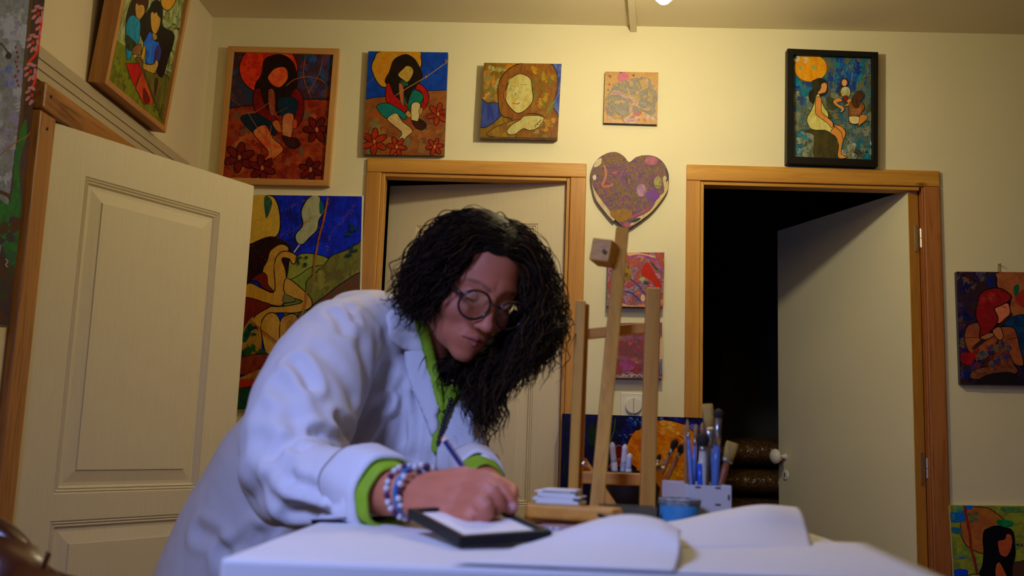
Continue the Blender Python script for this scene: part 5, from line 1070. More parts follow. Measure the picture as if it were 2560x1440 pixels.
def head_sdf(P):
    Q = P.copy(); Q[:, 0] = np.abs(Q[:, 0])
    d = ell(Q, (0, -.014, .032), (.076, .098, .086))
    d = smin(d, ell(Q, (0, .030, -.020), (.064, .060, .080)), .02)
    d = smin(d, ell(Q, (0, .036, -.078), (.047, .050, .036)), .02)
    d = smin(d, ell(Q, (.044, .004, -.062), (.018, .026, .024)), .02)
    d = smin(d, ell(Q, (0, .074, -.103), (.021, .017, .015)), .016)
    d = smin(d, ell(Q, (.041, .060, -.033), (.023, .021, .019)), .018)
    d = smin(d, cap(Q, (.010, .079, .018), (.044, .062, .020), .0105, .0095), .016)
    d = smin(d, ell(Q, (0, .078, -.071), (.028, .018, .022)), .014)
    d = smax(d, -ell(Q, (.032, .099, -.004), (.017, .015, .012)), .014)
    d = smin(d, cap(Q, (0, .088, .008), (0, .105, -.034), .0075, .0095), .008)
    d = smin(d, ell(Q, (0, .1085, -.0395), (.0115, .0115, .0100)), .006)
    d = smin(d, ell(Q, (.0125, .099, -.0430), (.0072, .0095, .0066)), .005)
    d = smax(d, -ell(Q, (.0065, .1035, -.0505), (.0038, .0055, .0030)), .002)
    d = smin(d, ell(Q, (.0315, .0735, -.0035), (.0148, .0140, .0138)), .003)      # lids over the eyeball
    d = smax(d, -ell(Q, (.0315, .0880, -.0098), (.0125, .006, .0016)), .0012)      # narrow open slit
    d = smax(d, -cap(Q, (.020, .0875, .0045), (.043, .081, .0035), .0012, .0012), .002)   # lid crease
    d = smin(d, cap(Q, (0, .0968, -.0662), (.020, .0885, -.0695), .0046, .0022), .004)
    d = smin(d, cap(Q, (0, .0955, -.0765), (.018, .0880, -.0735), .0056, .0024), .004)
    d = smax(d, -cap(Q, (0, .1010, -.0708), (.023, .0900, -.0720), .0012, .0010), .0016)
    d = smax(d, -cap(Q, (0, .1015, -.0560), (0, .0995, -.0610), .0020, .0022), .003)
    d = smax(d, -cap(Q, (.019, .097, -.046), (.031, .087, -.066), .0016, .0018), .006)
    d = smin(d, ell(Q, (.0755, -.010, -.006), (.0070, .017, .030)), .006)       # ears
    return d
def trace(C0, dirs, r0=.02, far=.16):
    """first outward crossing going inwards from far"""
    t = np.full(len(dirs), far)
    for _ in range(90):
        s = head_sdf(C0 + dirs * t[:, None]); t = np.maximum(t - np.clip(s, -.002, .01) * .8, r0)
    return t
NU, NV = 420, 300
C0 = np.array([0, .012, -.012]); u_ = np.arange(NU) / NU * 2 * np.pi; v_ = (np.arange(1, NV)) / NV * np.pi
# parameter sphere with its pole along the top of the head, denser towards the face
uw = u_ + .45 * np.sin(u_); UU, VV = np.meshgrid(uw, v_)
dirs = np.stack([-np.sin(VV) * np.sin(UU), -np.sin(VV) * np.cos(UU), np.cos(VV)], -1).reshape(-1, 3)   # u=0 at the back, pi at the face
dirs = np.vstack([[[0, 0, 1.]], dirs, [[0, 0, -1.]]])
tt = trace(C0, dirs); Hl = C0 + dirs * tt[:, None]
hf = []
for b in range(NU): hf.append((0, 1 + b, 1 + (b + 1) % NU)); hf.append((len(dirs) - 1, 1 + (NV - 2) * NU + (b + 1) % NU, 1 + (NV - 2) * NU + b))
for a in range(NV - 2):
    for b in range(NU):
        i = 1 + a * NU + b; j = 1 + a * NU + (b + 1) % NU; hf.append((i, i + NU, j + NU, j))
Hw = np.array(HO) + HS * Hl @ HR.T
# ---------------------------------------------------------------- body core, arm, hand: one surface
nb = PY(1055, 905, 1.735)
neck = tube([hw((0, -.035, .01)), hw((0, -.032, -.045)), (hw((0, -.045, -.10)) + nb) / 2 + Vector((.006, 0, .006)), nb, PY(975, 1000, 1.77)], [.052, .048, .043, .045, .055], 24)
shR = PY(850, 862, 1.62); elR = PY(712, 1210, 1.43); wrR = PY(1018, 1232, 1.225)
shL = PY(1120, 880, 1.84); elL = PY(1165, 1120, 1.70); wrL = PY(1222, 1226, 1.40)
tr_ = tube([PY(975, 960, 1.76), PY(930, 1060, 1.79), PY(850, 1260, 1.85), PY(760, 1480, 1.9)], 1, 24, [(.10, .07), (.12, .08), (.12, .09), (.14, .10)], (0, 1, 0))
legs = []
for s_, x in ((-1, -.60), (1, -.40)): legs.append(tube([PY(760, 1480, 1.9) + Vector((.05 * s_, 0, 0)), Vector((x + .02, 1.97, .62)), Vector((x, 2.0, .45)), Vector((x - .01, 2.04, .09))], [.10, .085, .06, .045], 16))
clav = tube([shR + Vector((0, .03, -.01)), PY(955, 900, 1.79), nb + Vector((0, .02, 0)), shL], [.040, .045, .050, .042], 16)
armR = tube([shR, shR.lerp(elR, .5), elR], [.040, .040, .038], 16); foreR = tube([elR, elR.lerp(wrR, .35), wrR.lerp(elR, .06), wrR], [.042, .041, .028, .0265], 20)
armL = tube([shL, elL, elL.lerp(wrL, .4), wrL], [.040, .032, .032, .025], 16)
def hand(J, wr, palm, rf):
    """J: finger -> joints; palm: capsules"""
    parts = []
    for k, (pts, rr) in J.items(): P_ = [Vector(p) for p in smooth_line([tuple(p) for p in pts], 3)]; n_ = len(P_); R2 = np.interp(np.linspace(0, len(rr) - 1, n_), range(len(rr)), rr); parts.append(tube(P_, [float(q) for q in R2], 14)); 
    for a, b, ra, rb in palm: parts.append(tube([a, a.lerp(b, .5), b], [ra, (ra + rb) / 2, rb], 14))
    out = []
    for v, f in parts: out.append((v, f))
    # round the tips
    for k, (pts, rr) in J.items(): out.append(ball(pts[-1], rr[-1])); out += [ball(p, r * 1.03) for p, r in zip(pts[1:-1], rr[1:-1])]
    return out
def ball(c, r, n=10, sc=(1, 1, 1)):
    vs = [Vector((0, 0, 1))]; fs = []
    for a in range(1, n):
        for b in range(2 * n): p = math.pi * a / n; q = math.pi * b / n; vs.append(Vector((math.sin(p) * math.cos(q), math.sin(p) * math.sin(q), math.cos(p))))
    vs.append(Vector((0, 0, -1))); m = 2 * n
    for b in range(m): fs.append((0, 1 + b, 1 + (b + 1) % m)); fs.append((len(vs) - 1, 1 + (n - 2) * m + (b + 1) % m, 1 + (n - 2) * m + b))
    for a in range(n - 2):
        for b in range(m): i = 1 + a * m + b; j = 1 + a * m + (b + 1) % m; fs.append((i, i + m, j + m, j))
    return [Vector(c) + Vector((v.x * r * sc[0], v.y * r * sc[1], v.z * r * sc[2])) for v in vs], fs
K = lambda x, y, d: PY(x, y, d)
mI, mM, mR, mP = K(1168, 1190, 1.185), K(1163, 1222, 1.165), K(1150, 1256, 1.150), K(1128, 1286, 1.150)
JR = {'index': ([mI, K(1226, 1201, 1.150), K(1263, 1238, 1.135), K(1280, 1272, 1.130)], [.0105, .0098, .0086, .0070]),
      'middle': ([mM, K(1220, 1222, 1.118), K(1243, 1252, 1.116), K(1240, 1276, 1.130)], [.0108, .0102, .0088, .0072]),
      'ring': ([mR, K(1206, 1257, 1.100), K(1214, 1288, 1.105), K(1190, 1300, 1.128)], [.0105, .0098, .0085, .0070]),
      'little': ([mP, K(1172, 1288, 1.108), K(1180, 1306, 1.112), K(1156, 1310, 1.135)], [.0098, .0088, .0076, .0062]),
      'thumb': ([K(1060, 1214, 1.235), K(1135, 1226, 1.225), K(1200, 1238, 1.200), K(1246, 1262, 1.160)], [.0150, .0125, .0105, .0080])}
palm = [(wrR, mI, .021, .0125), (wrR, mM, .024, .0130), (wrR, mR, .024, .0125), (wrR + Vector((0, 0, -.006)), mP, .022, .0120), (K(1062, 1214, 1.232), mI, .016, .010), (K(1080, 1275, 1.185), mP, .016, .012), (mI, mM, .0115, .0115), (mM, mR, .0115, .0115), (mR, mP, .0112, .0108)]
hR = hand(JR, wrR, palm, 1)
off = wrL
JL = {'a': ([off + Vector((.020, -.055, .010)), off + Vector((.034, -.080, .004)), off + Vector((.030, -.098, -.006)), off + Vector((.018, -.105, -.012))], [.0105, .0095, .0085, .007]),
      'b': ([off + Vector((.018, -.058, -.004)), off + Vector((.034, -.088, -.010)), off + Vector((.028, -.106, -.018)), off + Vector((.014, -.110, -.022))], [.0105, .0098, .0085, .007]),
      'c': ([off + Vector((.008, -.056, -.016)), off + Vector((.020, -.084, -.022)), off + Vector((.014, -.100, -.026)), off + Vector((.002, -.104, -.028))], [.0100, .0095, .0082, .007]),
      'd': ([off + Vector((-.004, -.050, -.024)), off + Vector((.004, -.072, -.030)), off + Vector((-.002, -.084, -.032)), off + Vector((-.012, -.086, -.032))], [.0092, .0085, .0075, .006]),
      't': ([off + Vector((.010, -.020, .012)), off + Vector((-.004, -.048, .014)), off + Vector((-.012, -.072, .006)), off + Vector((-.014, -.090, -.004))], [.014, .0115, .0100, .0080])}
hL = hand(JL, wrL, [(wrL, JL[k][0][0], .021, .012) for k in 'abcd'], 1)
parts = [neck, tr_, clav, armR, foreR, armL] + legs + hR + hL + [ball(elR, .042), ball(shR, .042), ball(elL, .032), ball(shL, .044)]
bc, bf, bn = remeshed(parts, .0024, 3)
# let the neck run into the head: the head shell joins the same mesh
M_skin = NT('skin'); M_skin.p(Roughness=.58); M_skin.b.inputs['Subsurface Weight'].default_value = .12; M_skin.b.inputs['Subsurface Radius'].default_value = (.01, .004, .002); M_skin.b.inputs['Subsurface Scale'].default_value = .5
a_ = M_skin.n('ShaderNodeAttribute', attribute_name='Col'); mm = M_skin.n('ShaderNodeMixRGB', blend_type='MULTIPLY'); mm.inputs[0].default_value = .5
M_skin.l(a_.outputs['Color'], mm.inputs[1]); M_skin.l(M_skin.ramp(M_skin.noise(M_skin.coords(), 45, 4), [(.3, (.82, .72, .70, 1)), (.65, (1, 1, 1, 1))]), mm.inputs[2]); M_skin.l(mm.outputs[0], M_skin.b.inputs['Base Color']); M_skin.bump(M_skin.noise(M_skin.coords(), 500, 2), .12, .0006); M_skin = M_skin.m
person = thing('person', 'woman with long dark curly hair and round glasses in a white coat, bending to draw', 'person', (-.5, 1.95, 0))
# cut body verts inside the head away, then weld by voxel union only near the neck: keep the fine face, join meshes
def inside_head(P):
    q = (P - np.array(HO)) @ HR / HS; return head_sdf(q) * HS
sd = inside_head(bc); keep = sd > -.006
bf2 = [f for f in bf if all(keep[i] for i in f)]
nbv = len(bc); allv = np.vstack([bc, Hw]); allf = bf2 + [tuple(i + nbv for i in f) for f in hf]
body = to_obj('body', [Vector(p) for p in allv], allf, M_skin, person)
# skin colour per vertex
Lc = (allv - np.array(HO)) @ HR / HS; X_, Y_, Z_ = np.abs(Lc[:, 0]), Lc[:, 1], Lc[:, 2]
base = np.tile(np.array([.62, .20, .105]), (len(allv), 1))
def mixc(wt, c): 
    global base
    wt = np.clip(wt, 0, 1)[:, None]; base = base * (1 - wt) + np.array(c) * wt
ish = np.zeros(len(allv)); ish[nbv:] = 1
g_ = lambda c, r: np.exp(-(((X_ - c[0]) / r[0]) ** 2 + ((Y_ - c[1]) / r[1]) ** 2 + ((Z_ - c[2]) / r[2]) ** 2))
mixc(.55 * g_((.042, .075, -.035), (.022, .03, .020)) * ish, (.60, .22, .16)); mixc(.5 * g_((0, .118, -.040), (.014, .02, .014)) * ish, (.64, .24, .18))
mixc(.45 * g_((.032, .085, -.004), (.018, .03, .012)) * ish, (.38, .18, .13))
up = cap(Lc, (0, .0968, -.0665), (.019, .0885, -.0698), 0, 0); Lm = Lc.copy(); Lm[:, 0] = X_
up = cap(Lm, (0, .0985, -.0668), (.021, .0890, -.0700), .0040, .0016); lo = cap(Lm, (0, .0975, -.0760), (.019, .0885, -.0735), .0052, .0018)
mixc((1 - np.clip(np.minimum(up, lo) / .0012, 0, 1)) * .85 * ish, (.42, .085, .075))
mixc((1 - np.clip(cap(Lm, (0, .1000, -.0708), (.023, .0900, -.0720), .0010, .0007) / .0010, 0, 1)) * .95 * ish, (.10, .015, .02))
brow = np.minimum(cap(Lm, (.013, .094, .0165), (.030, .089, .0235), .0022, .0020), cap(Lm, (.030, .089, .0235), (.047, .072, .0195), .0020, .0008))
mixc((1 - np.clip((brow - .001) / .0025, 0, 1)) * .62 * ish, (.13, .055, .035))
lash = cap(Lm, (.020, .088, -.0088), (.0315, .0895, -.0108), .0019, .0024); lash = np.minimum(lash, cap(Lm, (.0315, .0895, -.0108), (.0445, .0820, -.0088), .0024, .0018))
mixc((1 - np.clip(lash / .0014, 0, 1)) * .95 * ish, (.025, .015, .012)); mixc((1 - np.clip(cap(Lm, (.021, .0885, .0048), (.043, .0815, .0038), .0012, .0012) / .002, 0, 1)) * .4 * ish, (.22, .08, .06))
hd = np.minimum.reduce([np.linalg.norm(allv - np.array(p), axis=1) for p in (mI, mM, mR, mP, JR['index'][0][1], JR['middle'][0][1], JR['ring'][0][1])]); mixc(np.exp(-(hd / .012) ** 2) * .45 * (1 - ish), (.66, .30, .24))
tp = np.minimum.reduce([np.linalg.norm(allv - np.array(JR[k][0][-1]), axis=1) for k in JR]); mixc(np.exp(-(tp / .012) ** 2) * .5 * (1 - ish), (.66, .20, .17))
legm = (allv[:, 2] < .80) & (allv[:, 1] > 1.6); base[legm] = (.03, .035, .05)
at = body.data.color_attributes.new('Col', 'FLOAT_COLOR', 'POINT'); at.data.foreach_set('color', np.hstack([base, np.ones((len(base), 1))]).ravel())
# nails
M_nail = mat('nail', (.62, .33, .29, 1), .25)
for k in ('index', 'middle'):
    P_ = [Vector(p) for p in JR[k][0]]; a, b = P_[2], P_[3]; dr = (b - a).normalized(); out = (Vector((.35, -.9, .25)) - dr * dr.dot(Vector((.35, -.9, .25)))).normalized(); r_ = JR[k][1][-1]
    c = a.lerp(b, .86) + out * r_ * .80; sd_ = dr.cross(out)
    vs, fs = ball((0, 0, 0), 1, 8); MB().add([c + sd_ * (v.x * .0048) + dr * (v.y * .0062) + out * (v.z * .0018) for v in vs], fs).go('fingernail', M_nail, person, smooth=True)
# eyes
M_eye = NT('eyeball'); M_eye.p(Roughness=.12); cc_ = M_eye.n('ShaderNodeTexCoord'); ln = M_eye.n('ShaderNodeVectorMath', operation='LENGTH')
mp = M_eye.n('ShaderNodeMapping'); M_eye.l(cc_.outputs['Object'], mp.inputs['Vector']); M_eye = mat('eyeball_white', (.55, .48, .44, 1), .15); M_iris = mat('brown_iris', (.05, .022, .012, 1), .15)
for s_ in (1, -1):
    c = hw((s_ * .0315, .0735, -.0035)); vs, fs = ball(c, .0121, 14); e = to_obj('eyeball', vs, fs, M_eye, person)
    dl = Vector(HR @ np.array([0, .90, -.44])).normalized(); MB().lathe(c + dl * .0110, dl, [(.0054, 0), (.0048, .0008), (.0028, .0013), (.0001, .0015)], 18).go('iris', M_iris, e, smooth=True)
# ---------------------------------------------------------------- glasses
M_rim = mat('dark_tortoise_frame', (.030, .010, .010, 1), .22, .5, 60)
gl = thing('eyeglasses', 'round dark tortoiseshell eyeglasses on the woman\'s face', 'glasses', hw((0, .10, 0)))
M_lens = NT('lens_glass'); M_lens = M_lens.m; nt = M_lens.node_tree; nt.nodes.clear()
o_ = nt.nodes.new('ShaderNodeOutputMaterial'); mx_ = nt.nodes.new('ShaderNodeMixShader'); tr__ = nt.nodes.new('ShaderNodeBsdfTransparent'); gs = nt.nodes.new('ShaderNodeBsdfGlossy'); gs.inputs['Roughness'].default_value = .03; tr__.inputs[0].default_value = (.93, .93, .90, 1); fr__ = nt.nodes.new('ShaderNodeFresnel'); fr__.inputs[0].default_value = 1.5
nt.links.new(fr__.outputs[0], mx_.inputs[0]); nt.links.new(tr__.outputs[0], mx_.inputs[1]); nt.links.new(gs.outputs[0], mx_.inputs[2]); nt.links.new(mx_.outputs[0], o_.inputs[0])
GY, GZ, GX, GR = .1085, -.0100, .0358, .0272
def gp(s_, t_, r, dy=0):
    x = GX + r * math.cos(t_); z = GZ + r * .93 * math.sin(t_); y = GY - .006 * max(0, (x - GX) / GR) ** 1 * .9 + .16 * (z - GZ) * .5 + dy; return hw((s_ * x, y, z))
for s_ in (1, -1):
    ring = [gp(s_, 2 * math.pi * k / 40, GR) for k in range(40)]
    v, f = tube(ring + [ring[0], ring[1]], .0022, 8); n_ = 8; f = f[:-2]; f = [q for q in f if max(q) < 41 * n_]
    to_obj('rim', v[:41 * n_], f, M_rim, gl)
    lv = [gp(s_, 2 * math.pi * k / 40, GR * .985) for k in range(40)]; c = gp(s_, 0, 0); c += Vector(HR @ np.array([0, .002, 0]))
    to_obj('lens', [c] + lv, [(0, k + 1, (k + 1) % 40 + 1) for k in range(40)], M_lens, gl)
    e0 = gp(s_, .35, GR + .0015)
    MB().tube([e0, hw((s_ * .068, .098, GZ + .011)), hw((s_ * .0735, .080, GZ + .012)), hw((s_ * .079, .03, GZ + .012)), hw((s_ * .081, -.005, GZ + .010)), hw((s_ * .080, -.022, GZ - .012))], [.0030, .0034, .0034, .0030, .0024, .0018], 8).go('temple', M_rim, gl, smooth=True)
br_ = [hw((x, GY + .0015 - .0 * abs(x), GZ + .007 + .0035 * math.cos(x / .010 * 1.3))) for x in (-.0098, -.005, 0, .005, .0098)]
MB().tube(br_, [.0024, .0020, .0019, .0020, .0024], 8).go('bridge', M_rim, gl, smooth=True)
# ---------------------------------------------------------------- coat
def E_(pts): return tube([PY(x, y, d) for x, y, d, a, b in pts], 1, 40, [(a, b) for x, y, d, a, b in pts], (0, 1, 0))
torso = E_([(600, 1960, 1.98, .27, .18), (650, 1700, 1.94, .26, .18), (715, 1500, 1.90, .245, .175), (765, 1380, 1.88, .24, .17), (835, 1230, 1.84, .225, .165), (900, 1090, 1.80, .19, .15), (935, 960, 1.77, .155, .135), (925, 880, 1.75, .135, .12), (940, 815, 1.72, .092, .09), (975, 786, 1.70, .050, .06)])
sl = tube([PY(848, 852, 1.625), PY(800, 930, 1.57), PY(755, 1030, 1.51), PY(722, 1130, 1.45), PY(715, 1200, 1.42)], 1, 32, [(.072, .075), (.080, .085), (.080, .090), (.074, .085), (.062, .07)], (0, 1, 0))
sf = tube([PY(712, 1195, 1.42), PY(780, 1215, 1.38), PY(850, 1228, 1.34), PY(905, 1238, 1.305), PY(960, 1242, 1.27)], 1, 32, [(.058, .062), (.060, .062), (.056, .058), (.050, .054), (.047, .050)], (0, 1, 0))
shw = tube([PY(852, 850, 1.64), PY(930, 830, 1.70), PY(990, 820, 1.73), PY(1080, 850, 1.80), PY(1130, 900, 1.84)], [.066, .068, .05, .062, .062], 24)
lf = tube([PY(1120, 900, 1.84), PY(1143, 1000, 1.80), PY(1150, 1090, 1.74), PY(1160, 1140, 1.66), PY(1192, 1178, 1.52), PY(1208, 1196, 1.46)], [.062, .052, .042, .043, .034, .032], 24)
chest = E_([(1020, 1300, 1.78, .10, .08), (1075, 1200, 1.74, .085, .08), (1095, 1100, 1.72, .075, .08), (1080, 1020, 1.73, .070, .07), (1050, 960, 1.74, .055, .05)])
cc, cf, cn = remeshed([torso, sl, sf, shw, lf, chest, ball(PY(715, 1198, 1.42), .062), ball(PY(850, 858, 1.63), .074)], .0060, 8)
bvh = BVHTree.FromPolygons([Vector(p) for p in cc], cf)
def hit(x, y, fallback=1.6):
    dr = ray(x, y).normalized(); h = bvh.ray_cast(CAM, dr); return h[0] if h[0] is not None else PY(x, y, fallback)
# folds: grooves and ridges pressed into the cloth along lines
def fold(pts, wd, dep):
    L = [np.array(hit(x, y)) for x, y in smooth_line(pts, 4)]; P_ = []
    for a in L:
        if not P_ or np.linalg.norm(a - P_[-1]) < .12: P_.append(a)
    if len(P_) < 2: return
    box_lo = np.min(P_, 0) - wd * 4; box_hi = np.max(P_, 0) + wd * 4
    m = np.all((cc > box_lo) & (cc < box_hi), axis=1); idx_ = np.where(m)[0]
    if not len(idx_): return
    d_ = poly_dist(cc[idx_], P_); dep = dep * .72; disp = -dep * np.exp(-(d_ / wd) ** 2) + dep * .55 * np.exp(-((d_ - wd * 1.9) / (wd * .9)) ** 2)
    cc[idx_] += cn[idx_] * disp[:, None]
FO = [([(740, 905), (760, 930), (778, 962)], .010, .012), ([(800, 880), (850, 930), (880, 990)], .014, .006), ([(960, 1005), (935, 1030), (905, 1070), (880, 1110)], .010, .016), ([(985, 980), (970, 1000), (960, 1012)], .007, .008),
      ([(845, 1052), (865, 1075), (880, 1108)], .010, .014), ([(785, 1082), (820, 1090), (860, 1098)], .008, .010), ([(690, 1140), (740, 1098), (800, 1085)], .010, .008), ([(735, 1120), (755, 1128), (770, 1118)], .006, .008), ([(650, 1090), (680, 1160), (720, 1190)], .012, .006),
      ([(730, 1200), (790, 1225), (850, 1243)], .008, .010), ([(670, 1210), (700, 1250), (752, 1275), (830, 1285)], .010, .008), ([(720, 1285), (760, 1270), (850, 1290)], .008, .008), ([(840, 1240), (836, 1270), (848, 1300)], .008, .008),
      ([(1005, 960), (1000, 1040), (1010, 1100)], .009, .008), ([(975, 1040), (960, 1080), (940, 1110)], .008, .009), ([(1040, 980), (1050, 1060), (1040, 1150)], .008, .010), ([(905, 860), (915, 930), (905, 1000)], .014, .006), ([(960, 850), (965, 930), (955, 990)], .012, .006),
      ([(830, 780), (850, 800), (860, 830)], .010, .007), ([(870, 770), (885, 800)], .008, .006), ([(700, 960), (730, 1010), (740, 1060)], .012, .007), ([(660, 1030), (700, 1030), (760, 1050)], .014, .007), ([(600, 1120), (560, 1200), (500, 1310)], .020, .010), ([(640, 1230), (600, 1290), (570, 1400)], .022, .014), ([(700, 1310), (660, 1360), (630, 1420)], .014, .016), ([(500, 1330), (540, 1350), (560, 1400)], .014, .010), ([(560, 1060), (520, 1170), (470, 1290)], .024, .008), ([(640, 1330), (600, 1370), (560, 1380)], .012, .012),
      ([(1110, 1090), (1120, 1130), (1105, 1180)], .008, .008), ([(1150, 1060), (1165, 1110), (1180, 1160)], .008, .006), ([(1195, 1130), (1205, 1160), (1225, 1190)], .006, .006)]
for a in FO: fold(*a)
r = np.random.RandomState(4)
for i in range(len(cc)):      # soft overall rumpling
    p = Vector(cc[i]); cc[i] += cn[i] * (.0035 * noise.noise(Vector((p.x * 11, p.y * 11, p.z * 5))) + .0022 * abs(noise.noise(Vector((p.x * 24 + p.z * 9, p.y * 22, p.z * 13 - p.x * 8)))))
mk_ = (cc[:, 2] < TZ + .006) & (cc[:, 0] > tx0 - .006) & (cc[:, 1] < 2.02); cc[mk_, 0] = tx0 - .006
M_coat = mat('white_cotton_coat', (.74, .74, .78, 1), .8, .03, 5, .3, 35, spec=.2, bd=.004)
coat = to_obj('coat', [Vector(p) for p in cc], cf, M_coat, person)
nbm = (bc[:, 2] > 1.0) & (bc[:, 1] > 1.45)
bvh = BVHTree.FromPolygons([Vector(p) for p in cc] + [Vector(p) for p in bc], list(cf) + [tuple(i + len(cc) for i in f) for f in bf if all(nbm[i] for i in f)])
def patch(name, pts, m, lift=.004, thick=.003, par=None, edge=.0, step=7, puff=0, label=None, zs=None):
    """cloth piece following the coat, outline traced in picture pixels"""
    out = [tuple(p) for p in smooth_line(pts, 5, True)]; xs_ = [p[0] for p in out]; ys_ = [p[1] for p in out]; gridp = []
    def ins(p):
        c = False
        for i in range(len(out)):
            (x1, y1), (x2, y2) = out[i - 1], out[i]
            if (y1 > p[1]) != (y2 > p[1]) and p[0] < (x2 - x1) * (p[1] - y1) / (y2 - y1) + x1: c = not c
        return c
    def bd(p): return min(math.hypot(p[0] - q_[0], p[1] - q_[1]) for q_ in out)
    y = min(ys_)
    while y < max(ys_):
        x = min(xs_)
        while x < max(xs_):
            if ins((x, y)) and bd((x, y)) > step * .6: gridp.append((x, y))
            x += step
        y += step
    allp = out + gridp; n0 = len(out)
    r_ = delaunay_2d_cdt([Vector(p) for p in allp], [(i, (i + 1) % n0) for i in range(n0)], [], 1, 1e-3)
    vs = []
    dmed = None
    H_ = []
    for p in r_[0]:
        dr = ray(p.x, p.y).normalized(); h = bvh.ray_cast(CAM, dr); H_.append((h[0] - CAM).length if h[0] is not None else None)
    good = [h for h in H_ if h is not None]; med = sorted(good)[len(good) // 2] if good else 1.7
    H_ = [h if h is not None else med for h in H_]
    # smooth distances so that the piece lies as cloth
    nb_ = {i: set() for i in range(len(H_))}
    for f in r_[2]:
        for i in range(len(f)): nb_[f[i]].add(f[i - 1]); nb_[f[i - 1]].add(f[i])
    for _ in range(34): H_ = [.5 * h + .5 * sum(H_[j] for j in nb_[i]) / max(len(nb_[i]), 1) if nb_[i] else h for i, h in enumerate(H_)]
    for p, h in zip(r_[0], H_):
        b_ = min(bd(p) / 12, 1); vs.append(CAM + ray(p.x, p.y).normalized() * (h - lift - puff * math.sin(b_ * math.pi / 2)))
    o = to_obj(name, vs, [tuple(f) for f in r_[2]], m, par or person, label=label); s_ = o.modifiers.new('solid', 'SOLIDIFY'); s_.thickness = thick; s_.offset = 0; return o
M_green = mat('lime_green_shirt', (.27, .47, .010, 1), .7, .1, 20, .2, 60)
# green shirt at the neck and down the opening
patch('shirt', [(1040, 783), (1062, 802), (1076, 850), (1086, 905), (1104, 950), (1124, 968), (1168, 958), (1160, 980), (1130, 1010), (1108, 1045), (1102, 1085), (1094, 1130), (1078, 1122), (1088, 1060), (1098, 1020), (1078, 970), (1062, 900), (1050, 850), (1036, 805)], M_green, lift=.010, thick=.006)
patch('shirt', [(1094, 905), (1130, 900), (1172, 905), (1176, 962), (1124, 972), (1104, 950)], M_green, lift=.006, thick=.005)
patch('shirt_collar', [(1052, 800), (1066, 806), (1080, 860), (1092, 910), (1102, 962), (1110, 1016), (1102, 1028), (1086, 985), (1070, 930), (1058, 860)], M_green, lift=.020, thick=.004, puff=.004)
patch('shirt_collar', [(1124, 966), (1166, 958), (1162, 976), (1132, 1004), (1112, 1026), (1106, 1012)], M_green, lift=.020, thick=.004, puff=.004)
patch('coat_collar', [(990, 762), (1022, 764), (1044, 785), (1056, 815), (1062, 850), (1056, 880), (1030, 878), (1000, 868), (975, 850), (966, 820), (968, 785)], M_coat, lift=.012, thick=.004, puff=.004)
patch('coat_lapel', [(1046, 858), (1062, 860), (1070, 905), (1084, 968), (1098, 1020), (1092, 1040), (1096, 1068), (1080, 1090), (1068, 1060), (1048, 1010), (1026, 960), (1016, 915), (1014, 876)], M_coat, lift=.012, thick=.004, puff=.004)
patch('coat_lapel', [(1166, 985), (1178, 1020), (1186, 1080), (1180, 1130), (1150, 1170), (1110, 1180), (1092, 1170), (1096, 1120), (1112, 1070), (1130, 1020)], M_coat, lift=.008, thick=.004, puff=.004)
# necklace of dark beads down the opening
M_bead = mat('dark_bead', (.02, .012, .02, 1), .25)
nk = thing('bead_necklace', 'string of dark beads hanging over the green shirt opening', 'necklace', hit(1110, 1060))
for k, (x, y) in enumerate(smooth_line([(1126, 1000), (1120, 1025), (1112, 1048), (1106, 1070), (1100, 1092), (1096, 1112)], 3)):
    p = hit(x, y); p = CAM + (p - CAM) * ((p - CAM).length - .020) / (p - CAM).length; v, f = ball(p, .0036 if k % 2 else .0046, 6); to_obj('bead', v, f, M_bead, nk)
# rolled cuffs
def cuff(name, p0, p1, a0, b0, a1, b1, m, wob=.0015, th=.004):
    ax = (p1 - p0); n_ = 40; rings = []
    prof = [(0, 1.0, 0), (.15, 1.06, 0), (.5, 1.04, 0), (.85, 1.05, 0), (1, 1.0, 0), (.97, .90, 0), (.6, .88, 0), (.2, .88, 0)]
    vs = []; fs = []; t_ = ax.normalized(); A_ = t_.cross(Vector((0, 1, 0))).normalized(); B_ = A_.cross(t_)
    for s_, k_, _ in prof:
        for k in range(n_):
            q = 2 * math.pi * k / n_; ra = a0 + (a1 - a0) * s_; rb = b0 + (b1 - b0) * s_; w_ = 1 + .03 * math.sin(3 * q + s_ * 4) + .02 * math.sin(7 * q)
            vs.append(p0 + ax * s_ + (A_ * math.cos(q) * ra + B_ * math.sin(q) * rb) * k_ * w_)
    m_ = len(prof)
    for i in range(m_):
        for k in range(n_): fs.append((i * n_ + k, i * n_ + (k + 1) % n_, ((i + 1) % m_) * n_ + (k + 1) % n_, ((i + 1) % m_) * n_ + k))
    return to_obj(name, vs, fs, m, person)
cuff('shirt_cuff', PY(938, 1226, 1.275), PY(984, 1246, 1.240), .042, .042, .039, .039, M_green)
cuff('coat_cuff', PY(890, 1206, 1.315), PY(972, 1238, 1.258), .051, .055, .0500, .053, M_coat)
cuff('shirt_cuff', PY(1196, 1186, 1.48), PY(1216, 1208, 1.43), .029, .030, .027, .028, M_green)
cuff('coat_cuff', PY(1180, 1166, 1.55), PY(1203, 1190, 1.475), .036, .037, .034, .036, M_coat)
# shoes
for s_, x in ((-1, -.60), (1, -.40)):
    v, f = ball((x, 1.97, .05), .05, 12, (.95, 2.5, 1.0)); v = [Vector((p.x, p.y, max(p.z, .0))) for p in v]; to_obj('shoe', v, f, M_black, person)
